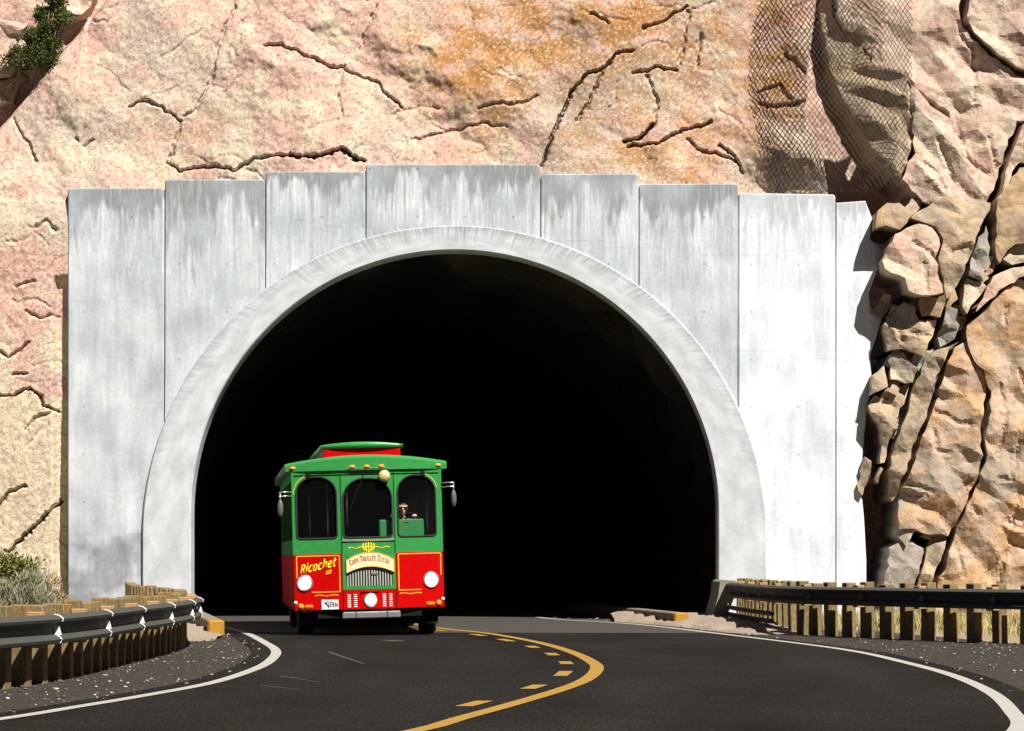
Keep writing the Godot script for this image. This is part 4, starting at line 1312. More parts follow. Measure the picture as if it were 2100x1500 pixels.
func make_bus() -> void:
	var bus := thing("trolley_bus", "green and red trolley bus with arched windows driving out of the tunnel", "bus", Vector3(-2.44, 0, -44.5))
	bus.rotation = Vector3(0, deg_to_rad(6.5), deg_to_rad(1.5))
	var fl := Transform3D(Basis(Vector3(0.99, 0, 0.14), Vector3.UP, Vector3(-0.14, 0, 0.99)), Vector3(-0.46, 0, 0))
	var fr := Transform3D(Basis(Vector3(0.99, 0, -0.14), Vector3.UP, Vector3(0.14, 0, 0.99)), Vector3(0.46, 0, 0))
	var sections := [[fl, -0.85, 0.0, -0.775, -0.075, 0.30], [Transform3D(), -0.46, 0.46, -0.425, 0.42, 0.36], [fr, 0.0, 0.85, 0.06, 0.735, 0.30]]
	for k in 3:
		var s = sections[k]
		XF = s[0]
		var y_top := 2.76 if k != 1 else 2.72
		var hole := arch_outline(s[3], s[4], 1.70, y_top, s[5], 0.07)
		var st := mb()
		holed(st, Vector2(s[1], 1.43), Vector2(s[2], 2.9), hole, -0.05, 0.0)
		var fp := commit(st, "front_panel", M.green, bus)
		# rubber seal
		var ring := []
		for h in hole:
			ring.append(Vector3(h.x, h.y, 0.0))
		ring.append(ring[0])
		var sg := mb(false)
		tube(sg, ring, 0.017, 6)
		commit(sg, "window_seal", M.rubber, fp)
		var gl := mb()
		var c := (hole[0] + hole[18]) / 2.0
		for i in hole.size():
			var a := hole[i]
			var b := hole[(i + 1) % hole.size()]
			tri(gl, Vector3(c.x, c.y, -0.025), Vector3(a.x, a.y, -0.025), Vector3(b.x, b.y, -0.025))
		commit(gl, "windshield_pane", M.glass, fp)
		if k != 1:
			var lo := mb()
			box(lo, Vector3(s[1] + 0.004, 0.46, -0.05), Vector3(s[2] - 0.004, 1.43, 0.004), 0.008)
			var lp := commit(lo, "lower_panel", M.red, bus)
			# gold pinstripe
			var ps := mb()
			var x_out: float = -0.79 if k == 0 else 0.80
			var x_in: float = -0.05 if k == 0 else 0.05
			stroke(ps, [Vector2(x_out, 1.03), Vector2(x_out, 1.40), Vector2(x_in, 1.40), Vector2(x_in, 0.775), Vector2(-0.53 if k == 0 else 0.44, 0.775)], 0.016, 0.003, 0.008)
			commit(ps, "pinstripe", M.gold, lp)
			var wv := mb()
			stroke(wv, wave(-0.48 if k == 0 else 0.07, -0.09 if k == 0 else 0.44, 0.715, 0.008), 0.018, 0.003, 0.008)
			commit(wv, "wavy_stripe", M.gold, lp)
			# headlamp
			var hx: float = -0.66 if k == 0 else 0.62
			var bz := mb(false)
			lathe(bz, Vector3(hx, 0.935, 0.0), [Vector2(0.145, 0.0), Vector2(0.145, 0.02), Vector2(0.125, 0.035), Vector2(0.115, 0.03)])
			var hl := mb(false)
			lathe(hl, Vector3(hx, 0.935, 0.0), [Vector2(0.118, 0.028), Vector2(0.09, 0.045), Vector2(0.05, 0.055), Vector2(0.0, 0.058)])
			var hm := commit(hl, "headlight", M.lamp, bus)
			commit(bz, "bezel", M.chrome, hm)
			# amber turn lamps
			var tx: float = -0.735 if k == 0 else 0.745
			var ox: float = -0.595 if k == 0 else 0.60
			var al := mb(false)
			lathe(al, Vector3(tx, 0.535, 0.003), [Vector2(0.052, 0.0), Vector2(0.046, 0.02), Vector2(0.02, 0.03), Vector2(0.0, 0.032)])
			commit(al, "turn_signal", M.amber, bus)
			var al2 := mb()
			box(al2, Vector3(ox - 0.075, 0.505, 0.003), Vector3(ox + 0.075, 0.565, 0.03), 0.02)
			commit(al2, "side_marker", M.amber, bus)
			var ys := mb()
			var arc := []
			for q in range(10, 17):
				var h := hole[q] if k == 2 else hole[q + 10]
				arc.append(h + (h - c).normalized() * 0.05)
			stroke(ys, arc, 0.018, 0.0, 0.004)
			commit(ys, "arch_stripe", mat(0.35, 0.55, 0.06, 0.5), fp)
			if k == 0:
				var pl := mb()
				box(pl, Vector3(-0.38, 0.47, 0.004), Vector3(-0.085, 0.64, 0.014), 0.004)
				var plate := commit(pl, "licence_plate", M.white, bus)
				var pb := mb()
				box(pb, Vector3(-0.30, 0.60, 0.014), Vector3(-0.17, 0.628, 0.0165))
				commit(pb, "plate_sky", M.plate_blue, plate)
				# rider emblem
				var em := mb()
				prism(em, PackedVector2Array([Vector2(-0.325, 0.615), Vector2(-0.30, 0.585), Vector2(-0.285, 0.61), Vector2(-0.275, 0.60), Vector2(-0.278, 0.57), Vector2(-0.262, 0.545), Vector2(-0.255, 0.515), Vector2(-0.27, 0.52), Vector2(-0.285, 0.55), Vector2(-0.31, 0.56), Vector2(-0.325, 0.585)]), 0.0145, 0.018)
				commit(em, "rider_emblem", M.plate_ink, plate)
				var tl := mb()
				tl.append_from(lettering("JERN", 0.075, "Droid Sans", true, 0.003), 0, XF * Transform3D(Basis().scaled(Vector3(0.72, 1.0, 1)), Vector3(-0.175, 0.553, 0.017)))
				commit(tl, "plate_number", M.plate_ink, plate)
				var rn := mb()
				var shear := Basis(Vector3(0.98, 0.20, 0), Vector3(0.22, 1.0, 0), Vector3(0, 0, 1))
				rn.append_from(lettering("Ricochet", 0.165, "Droid Sans", true), 0, XF * Transform3D(shear * Basis().scaled(Vector3(0.66, 1.0, 1)), Vector3(-0.42, 1.225, 0.008)))
				rn.append_from(lettering("02", 0.065, "Droid Sans", true), 0, XF * Transform3D(shear, Vector3(-0.24, 1.115, 0.008)))
				commit(rn, "name_lettering", M.yellow_letter, lp)
	XF = Transform3D()
	# centre: grille panel with slats, lower red panel with louvres and fog lamp
	var gp := mb()
	holed(gp, Vector2(-0.458, 0.80), Vector2(0.458, 1.428), arch_outline(-0.40, 0.40, 0.86, 1.36, 0.04, 0.03), -0.05, 0.012)
	var grille := commit(gp, "grille_surround", M.green, bus)
	var bk := mb()
	box(bk, Vector3(-0.42, 0.84, -0.12), Vector3(0.42, 1.38, -0.08))
	commit(bk, "grille_back", M.black, grille)
	for k in 17:
		var sl := mb()
		var x := -0.375 + 0.75 * k / 16.0
		box(sl, Vector3(x - 0.012, 0.86, -0.05), Vector3(x + 0.012, 1.36, -0.005), 0.004)
		commit(sl, "slat", M.slat, grille)
	var badge := mb()
	box(badge, Vector3(0.03, 1.055, -0.004), Vector3(0.15, 1.10, 0.02), 0.01)
	commit(badge, "badge", M.chrome, grille)
	var rp := mb()
	box(rp, Vector3(-0.458, 0.46, -0.05), Vector3(0.458, 0.798, 0.006), 0.01)
	var cp := commit(rp, "lower_panel", M.red, bus)
	for gx in [-0.36, -0.25, 0.25, 0.36]:
		for k in 7:
			var lv := mb()
			box(lv, Vector3(gx - 0.03, 0.50 + k * 0.034, 0.004), Vector3(gx + 0.03, 0.515 + k * 0.034, 0.022), 0.005)
			commit(lv, "louvre", M.white, cp)
	var fb := mb()
	box(fb, Vector3(-0.15, 0.475, 0.004), Vector3(0.17, 0.77, 0.02), 0.01)
	box(fb, Vector3(-0.15, 0.755, 0.02), Vector3(0.17, 0.785, 0.045), 0.008)
	commit(fb, "lamp_box", M.red, cp)
	var fg := mb(false)
	lathe(fg, Vector3(0.01, 0.615, 0.02), [Vector2(0.102, 0.0), Vector2(0.10, 0.02), Vector2(0.06, 0.035), Vector2(0.0, 0.04)])
	var fog := commit(fg, "fog_lamp", M.lamp, bus)
	var fz := mb(false)
	lathe(fz, Vector3(0.01, 0.615, 0.018), [Vector2(0.122, 0.0), Vector2(0.12, 0.018), Vector2(0.10, 0.022)])
	commit(fz, "bezel", M.chrome, fog)
	# chrome strip and emblem above
	var cst := mb()
	box(cst, Vector3(-0.458, 1.635, 0.0), Vector3(0.458, 1.668, 0.025), 0.008)
	commit(cst, "chrome_strip", M.chrome, bus)
	var emb := mb()
	for k in 5:
		var bx := -0.09 + k * 0.045
		var hh := 0.055 + 0.03 * (1.0 - absf(k - 2) / 2.0)
		stroke(emb, [Vector2(bx * 0.8, 1.545 - hh), Vector2(bx * 1.15, 1.545 - hh * 0.3), Vector2(bx, 1.545 + hh * 0.8)], 0.02, 0.0, 0.006)
	stroke(emb, [Vector2(-0.09, 1.535), Vector2(0.09, 1.535)], 0.016, 0.0, 0.007)
	stroke(emb, wave(-0.34, -0.10, 1.525, 0.012), 0.016, 0.0, 0.006)
	stroke(emb, wave(0.10, 0.36, 1.525, 0.012), 0.016, 0.0, 0.006)
	commit(emb, "gold_emblem", M.yellow_letter, bus)
	# arched name board
	var top := []
	var bot := []
	for k in 17:
		var t := k / 16.0 * 2.0 - 1.0
		top.append(Vector2(0.02 + t * 0.41, 1.315 + 0.13 * (1.0 - t * t)))
		bot.append(Vector2(0.02 + t * 0.41, 1.095 + 0.105 * (1.0 - t * t)))
	var bp := PackedVector2Array(bot)
	top.reverse()
	bp.append_array(PackedVector2Array(top))
	var bn := mb()
	prism(bn, bp, 0.012, 0.035)
	var board := commit(bn, "name_board", M.cream, bus)
	var rim := mb()
	var loop := Array(bp)
	loop.append(bp[0])
	stroke(rim, loop, 0.012, 0.033, 0.04)
	commit(rim, "board_rim", M.gold, board)
	var words := "CODY TROLLEY TOURS"
	var lt := mb()
	var total := 0.0
	for ch in words:
		total += 0.030 if ch == " " else lettering(ch, 0.074, "Droid Serif", true).get_aabb().size.x + 0.006
	var fit := 0.70 / (total * 1.06)
	var x := -0.34
	var first := true
	for ch in words:
		if ch == " ":
			x += 0.030 * fit
			first = true
			continue
		var hh := 0.098 if first else 0.074
		var tm := lettering(ch, hh, "Droid Serif", true, 0.004)
		var wd: float = tm.get_aabb().size.x * fit
		var t: float = (x + wd / 2 - 0.02) / 0.41
		var yy := 1.205 + 0.118 * (1.0 - t * t) + hh * 0.5
		lt.append_from(tm, 0, Transform3D(Basis(Vector3(0, 0, 1), -t * 0.5) * Basis().scaled(Vector3(fit, 1, 1)), Vector3(x + wd / 2, yy - 0.02, 0.038)))
		x += wd + 0.006 * fit
		first = false
	commit(lt, "board_lettering", M.brown, board)
	for sx in [-0.46, 0.46]:
		var sm := mb()
		box(sm, Vector3(sx - 0.006, 0.46, -0.02), Vector3(sx + 0.006, 2.86, 0.009))
		commit(sm, "panel_seam", M.black, bus)
	var dr := mb()
	box(dr, Vector3(-0.45, 2.79, -0.005), Vector3(0.45, 2.802, 0.012))
	XF = fl
	box(dr, Vector3(-0.80, 2.79, -0.005), Vector3(-0.01, 2.802, 0.012))
	XF = fr
	box(dr, Vector3(0.01, 2.79, -0.005), Vector3(0.80, 2.802, 0.012))
	XF = Transform3D()
	commit(dr, "drip_rail", M.black, bus)
	# bumper
	var bm := mb()
	box(bm, Vector3(-0.48, 0.30, -0.02), Vector3(0.52, 0.42, 0.10), 0.02)
	var bum := commit(bm, "bumper", M.chrome, bus)
	for bx in [-0.25, 0.29]:
		var bj := mb()
		box(bj, Vector3(bx - 0.006, 0.298, 0.09), Vector3(bx + 0.006, 0.422, 0.106))
		commit(bj, "bumper_joint", M.black, bum)
	# sides
	var z_end := -8.4
	for sd in [-1.0, 1.0]:
		var lo := mb()
		box(lo, Vector3(1.265 * sd - 0.035, 0.46, z_end), Vector3(1.265 * sd + 0.035, 1.43, -0.125), 0.01)
		commit(lo, "side_skirt", M.red_side, bus)
		var up := mb()
		box(up, Vector3(1.265 * sd - 0.03, 1.43, z_end), Vector3(1.265 * sd + 0.03, 1.70, -0.125), 0.005)
		box(up, Vector3(1.265 * sd - 0.03, 2.72, z_end), Vector3(1.265 * sd + 0.03, 2.9, -0.125), 0.005)
		for k in 9:
			var pz := -0.125 - k * (8.275 - 0.1) / 8.0
			box(up, Vector3(1.265 * sd - 0.03, 1.70, pz - 0.10), Vector3(1.265 * sd + 0.03, 2.72, pz), 0.005)
		commit(up, "side_frame", M.green_side, bus)
		for k in 8:
			var pz := -0.225 - k * 8.175 / 8.0
			var sg := mb()
			var sx: float = 1.265 * sd
			quad(sg, Vector3(sx, 1.70, pz), Vector3(sx, 1.70, pz - 0.92), Vector3(sx, 2.72, pz - 0.92), Vector3(sx, 2.72, pz))
			commit(sg, "side_window", M.side_glass, bus)
		# corner marker and mirror
		var mk := mb(false)
		lathe(mk, Vector3(1.275 * sd, 0.60, -0.13), [Vector2(0.035, 0.0), Vector2(0.03, 0.025), Vector2(0.0, 0.035)], 12)
		commit(mk, "corner_lamp", M.white, bus)
		var mr := mb(false)
		var my := 2.24 if sd < 0 else 2.34
		var shell := Transform3D(Basis().scaled(Vector3(0.05, 0.15, 0.05)), Vector3(1.50 * sd, my, -0.02))
		var sp := SphereMesh.new()
		sp.radius = 1.0
		sp.height = 2.0
		sp.radial_segments = 16
		sp.rings = 10
		mr.append_from(sp, 0, shell)
		var mirror := commit(mr, "wing_mirror", M.mirror_shell, bus)
		var arm := mb(false)
		for dy in [0.0, 0.07]:
			tube(arm, [Vector3(1.29 * sd, my + 0.20 + dy, -0.12), Vector3(1.40 * sd, my + 0.21 + dy, -0.04), Vector3(1.52 * sd, my + 0.20 + dy, -0.02)], 0.012, 6)
		tube(arm, [Vector3(1.50 * sd, my + 0.27, -0.02), Vector3(1.50 * sd, my + 0.10, -0.02)], 0.012, 6)
		commit(arm, "mirror_arm", M.chrome, mirror)
		# near-black sheets added over the inside walls so the cabin reads as shade
		var li := mb()
		box(li, Vector3(1.215 * sd - 0.012, 0.95, z_end + 0.05), Vector3(1.215 * sd + 0.012, 1.69, -0.2))
		box(li, Vector3(1.215 * sd - 0.012, 2.73, z_end + 0.05), Vector3(1.215 * sd + 0.012, 2.88, -0.2))
		for k in 9:
			var pz := -0.125 - k * (8.275 - 0.1) / 8.0
			box(li, Vector3(1.215 * sd - 0.012, 1.68, pz - 0.11), Vector3(1.215 * sd + 0.012, 2.74, pz - (0.09 if k == 0 else -0.01)))
			if k > 0:
				box(li, Vector3(minf(1.2 * sd, 1.289 * sd), 1.705, pz + 0.002), Vector3(maxf(1.2 * sd, 1.289 * sd), 2.715, pz + 0.014))
		commit(li, "cabin_shade_sheet", M.cabin_black, bus)
		# wheels
		for wz in [-1.25, -6.2]:
			var wx: float = 1.08 * sd
			XF = Transform3D(Basis(Vector3.UP, PI / 2), Vector3(wx, 0.46 + 1.08 * sd * -0.026, wz))
			var ty := mb(false)
			lathe(ty, Vector3.ZERO, [Vector2(0.24, -0.13), Vector2(0.42, -0.14), Vector2(0.46, -0.10), Vector2(0.46, 0.10), Vector2(0.42, 0.14), Vector2(0.24, 0.13)], 32)
			var tyre := commit(ty, "wheel", M.rubber, bus)
			var rm := mb(false)
			lathe(rm, Vector3.ZERO, [Vector2(0.245, -0.12), Vector2(0.20, -0.06), Vector2(0.0, -0.05)], 24)
			lathe(rm, Vector3.ZERO, [Vector2(0.0, 0.05), Vector2(0.20, 0.06), Vector2(0.245, 0.12)], 24)
			commit(rm, "rim", M.mirror_shell, tyre)
			XF = Transform3D()
	var ch := mb()
	box(ch, Vector3(-0.9, 0.32, z_end + 0.1), Vector3(0.9, 0.52, -0.1))
	box(ch, Vector3(-1.22, 0.86, z_end + 0.05), Vector3(1.22, 0.95, -0.16))
	for sd in [-1.0, 1.0]:
		box(ch, Vector3(-0.9, 0.52, -0.35), Vector3(0.9, 0.86, -0.30))
		break
	box(ch, Vector3(-1.2, 0.18, -0.36), Vector3(1.2, 0.455, -0.30))  # black apron added under the nose so the underside reads as shade
	commit(ch, "chassis_and_shade_apron", M.black, bus)
	var rear := mb()
	box(rear, Vector3(-1.23, 0.46, z_end - 0.05), Vector3(1.23, 2.9, z_end))
	commit(rear, "rear_panel", M.red, bus)
	var ri := mb()  # rear and ceiling sheets, blackened to stand for cabin shade
	box(ri, Vector3(-1.2, 0.96, z_end + 0.02), Vector3(1.2, 2.86, z_end + 0.04))
	box(ri, Vector3(-1.21, 2.84, z_end + 0.02), Vector3(1.21, 2.865, -0.2))
	commit(ri, "cabin_shade_sheet", M.cabin_black, bus)
	# roof: arched, with a bowed front visor
	var rf := mb()
	var hw := 1.40
	var cols := 28
	var prof := func(u: float, row: int) -> Vector3:
		var xx := lerpf(-hw, hw, u)
		var e := xx / hw
		var yt := 3.0 + 0.13 * (1.0 - e * e)
		var zf := 0.055 - 0.19 * e * e
		match row:
			0: return Vector3(xx, 2.86, zf - 0.05)
			1: return Vector3(xx, 2.868, zf)
			2: return Vector3(xx, yt - 0.05, zf - 0.005)
			3: return Vector3(xx, yt - 0.015, zf - 0.035)
			4: return Vector3(xx, yt, zf - 0.09)
			5: return Vector3(xx, yt + 0.035 * (1.0 - e * e), -0.9)
			6: return Vector3(xx, yt + 0.035 * (1.0 - e * e), z_end - 0.1)
			7: return Vector3(xx, 2.9, z_end - 0.12)
		return Vector3(xx, 2.86, z_end - 0.05)
	for i in cols:
		for r in 8:
			quad(rf, prof.call(float(i) / cols, r), prof.call(float(i + 1) / cols, r), prof.call(float(i + 1) / cols, r + 1), prof.call(float(i) / cols, r + 1))
	for i in cols:
		quad(rf, prof.call(float(i) / cols, 8), prof.call(float(i + 1) / cols, 8), prof.call(float(i + 1) / cols, 0), prof.call(float(i) / cols, 0))
	var roof := commit(rf, "roof", M.green, bus)
	var rs := mb()
	for u in [0.0, 1.0]:
		for r in range(1, 7):
			tri(rs, prof.call(u, 0), prof.call(u, r), prof.call(u, r + 1))
			tri(rs, prof.call(u, 0), prof.call(u, r + 1), prof.call(u, 8))
	commit(rs, "roof_edge", M.green, roof)
	for lx in [[-0.25, 0.0], [0.0, 0.0], [0.25, 0.0], [-1.27, 0.0], [1.25, 0.0]]:
		var lz: float = 0.055 - 0.19 * pow(lx[0] / hw, 2.0)
		var ml := mb(false)
		var sp := SphereMesh.new()
		sp.radius = 1.0
		sp.height = 2.0
		sp.radial_segments = 14
		sp.rings = 8
		ml.append_from(sp, 0, Transform3D(Basis().scaled(Vector3(0.055, 0.03, 0.03)), Vector3(lx[0], 2.925, lz)))
		commit(ml, "marker_lamp", M.amber, roof)
	var cb := mb()
	box(cb, Vector3(-0.33, 2.89, 0.04), Vector3(0.33, 2.903, 0.062), 0.004)
	commit(cb, "lamp_bar", M.chrome, roof)
	var cr := mb()
	box(cr, Vector3(-0.68, 3.0, -7.4), Vector3(0.68, 3.31, -1.2), 0.015)
	commit(cr, "clerestory", M.red, roof)
	var ct := mb(false)
	var capp := func(u: float, row: int) -> Vector3:
		var xx := lerpf(-0.73, 0.73, u)
		var e := xx / 0.73
		var yy := 3.30 if row in [0, 5] else (3.36 + 0.05 * (1.0 - e * e))
		var zz: float = [-1.14 - 0.06 * e * e, -1.12 - 0.06 * e * e, -1.2 - 0.06 * e * e, -7.4, -7.5, -7.48][row]
		if row == 1:
			yy -= 0.015
		return Vector3(xx, yy, zz)
	for i in 16:
		for r in 5:
			quad(ct, capp.call(i / 16.0, r), capp.call((i + 1) / 16.0, r), capp.call((i + 1) / 16.0, r + 1), capp.call(i / 16.0, r + 1))
		quad(ct, capp.call(i / 16.0, 5), capp.call((i + 1) / 16.0, 5), capp.call((i + 1) / 16.0, 0), capp.call(i / 16.0, 0))
	for u in [0.0, 1.0]:
		for r in range(1, 4):
			tri(ct, capp.call(u, 0), capp.call(u, r), capp.call(u, r + 1))
		tri(ct, capp.call(u, 0), capp.call(u, 4), capp.call(u, 5))
	commit(ct, "clerestory_roof", M.green, roof)
	# bell on the visor, brackets
	var be := mb(false)
	lathe(be, Vector3(0.30, 2.755, 0.05), [Vector2(0.0, 0.0), Vector2(0.095, 0.005), Vector2(0.102, 0.03), Vector2(0.085, 0.05), Vector2(0.05, 0.07), Vector2(0.0, 0.08)])
	commit(be, "bell", M.brass, bus)
	for bx in [-1.0, 0.98]:
		var br := mb()
		box(br, Vector3(bx - 0.03, 2.74, -0.09), Vector3(bx + 0.03, 2.87, -0.04))
		commit(br, "visor_bracket", M.black, bus)
	var wp := mb()
	tube(wp, [Vector3(-0.03, 2.87, 0.02), Vector3(-0.09, 2.70, 0.03), Vector3(-0.30, 2.20, 0.03)], 0.009, 5)
	commit(wp, "wiper", M.black, bus)
	# grab poles inside
	for q in [[-0.33, -0.5, 1.9, 2.66], [-0.66, -0.75, 1.2, 2.66], [1.08, -0.55, 1.2, 2.6], [-0.95, -1.4, 1.2, 2.66]]:
		var po := mb(false)
		tube(po, [Vector3(q[0], q[2], q[1]), Vector3(q[0], q[3] + 0.18, q[1])], 0.016, 8)
		commit(po, "grab_pole", M.chrome, bus)
	# driver's place
	var dc := mb()
	box(dc, Vector3(0.20, 0.95, -0.22), Vector3(0.98, 2.0, -0.13), 0.02)
	commit(dc, "dashboard", M.console, bus)
	var sw := mb(false)
	var wheel_pts := []
	for k in 25:
		var t := TAU * k / 24.0
		wheel_pts.append(Vector3(0.68 + cos(t) * 0.2, 2.03 + sin(t) * 0.09, -0.30 + sin(t) * -0.16))
	tube(sw, wheel_pts, 0.016, 6)
	for k in 3:
		var t := TAU * k / 3.0 + 0.5
		tube(sw, [Vector3(0.68, 2.01, -0.28), Vector3(0.68 + cos(t) * 0.2, 2.03 + sin(t) * 0.09, -0.30 + sin(t) * -0.16)], 0.012, 5)
	commit(sw, "steering_wheel", M.black, bus)
	var se := mb()
	box(se, Vector3(0.43, 1.42, -0.98), Vector3(0.93, 1.52, -0.5), 0.03)
	box(se, Vector3(0.45, 1.5, -1.02), Vector3(0.91, 2.1, -0.92), 0.04)
	box(se, Vector3(0.58, 0.95, -0.85), Vector3(0.78, 1.42, -0.65), 0.02)
	commit(se, "driver_seat", M.cabin_black, bus)
	make_driver(bus)

# ---------------------------------------------------------------- the driver
func caps(p: Vector3, a: Vector3, b: Vector3, ra: float, rb: float) -> float:
	var ab := b - a
	var t := clampf((p - a).dot(ab) / maxf(ab.length_squared(), 1e-9), 0.0, 1.0)
	return p.distance_to(a + ab * t) - lerpf(ra, rb, t)

func blob(bones: Array, cell: float, k: float, st: SurfaceTool, colour: Callable) -> void:
	var lo := Vector3(1e9, 1e9, 1e9)
	var hi := -lo
	for b in bones:
		var r: float = maxf(b[2], b[3]) + cell * 2
		lo = lo.min(b[0] - Vector3.ONE * r).min(b[1] - Vector3.ONE * r)
		hi = hi.max(b[0] + Vector3.ONE * r).max(b[1] + Vector3.ONE * r)
	var n := Vector3i((hi - lo) / cell) + Vector3i(2, 2, 2)
	var f := PackedFloat32Array()
	f.resize(n.x * n.y * n.z)
	f.fill(1.0)
	for b in bones:
		var r: float = maxf(b[2], b[3]) + k + cell * 2
		var a0 := Vector3i(((b[0].min(b[1]) - Vector3.ONE * r) - lo) / cell).clamp(Vector3i.ZERO, n - Vector3i.ONE)
		var a1 := Vector3i(((b[0].max(b[1]) + Vector3.ONE * r) - lo) / cell).clamp(Vector3i.ZERO, n - Vector3i.ONE)
		for x in range(a0.x, a1.x + 1):
			for y in range(a0.y, a1.y + 1):
				for z in range(a0.z, a1.z + 1):
					var id := (x * n.y + y) * n.z + z
					var d := caps(lo + Vector3(x, y, z) * cell, b[0], b[1], b[2], b[3])
					var o := f[id]
					var h := clampf(0.5 + 0.5 * (o - d) / k, 0.0, 1.0)
					f[id] = lerpf(o, d, h) - k * h * (1.0 - h)
	var vid := {}
	var vp := []
	for x in n.x - 1:
		for y in n.y - 1:
			for z in n.z - 1:
				var id := (x * n.y + y) * n.z + z
				if f[id] > cell * 3:
					continue
				var s := Vector3.ZERO
				var cnt := 0
				var v := []
				for c in 8:
					v.append(f[((x + (c & 1)) * n.y + y + ((c >> 1) & 1)) * n.z + z + (c >> 2)])
				for e in [[0, 1], [2, 3], [4, 5], [6, 7], [0, 2], [1, 3], [4, 6], [5, 7], [0, 4], [1, 5], [2, 6], [3, 7]]:
					var va: float = v[e[0]]
					var vb: float = v[e[1]]
					if (va < 0) != (vb < 0):
						var t := va / (va - vb)
						var pa := Vector3(e[0] & 1, (e[0] >> 1) & 1, e[0] >> 2)
						var pb := Vector3(e[1] & 1, (e[1] >> 1) & 1, e[1] >> 2)
						s += pa.lerp(pb, t)
						cnt += 1
				if cnt:
					vid[id] = vp.size()
					vp.append(lo + (Vector3(x, y, z) + s / cnt) * cell)
	var step := [n.y * n.z, n.z, 1]
	for id in vid:
		for ax in 3:
			var i2: int = id + step[ax]
			if i2 >= f.size() or (f[id] < 0) == (f[i2] < 0):
				continue
			var u: int = step[(ax + 1) % 3]
			var w: int = step[(ax + 2) % 3]
			if not (vid.has(id - u) and vid.has(id - w) and vid.has(id - u - w)):
				continue
			var q := [vp[vid[id]], vp[vid[id - u]], vp[vid[id - u - w]], vp[vid[id - w]]]
			if f[id] < 0:
				q.reverse()
			for t in [0, 1, 2, 0, 2, 3]:
				st.set_color(colour.call(q[t]))
				st.add_vertex(q[t])

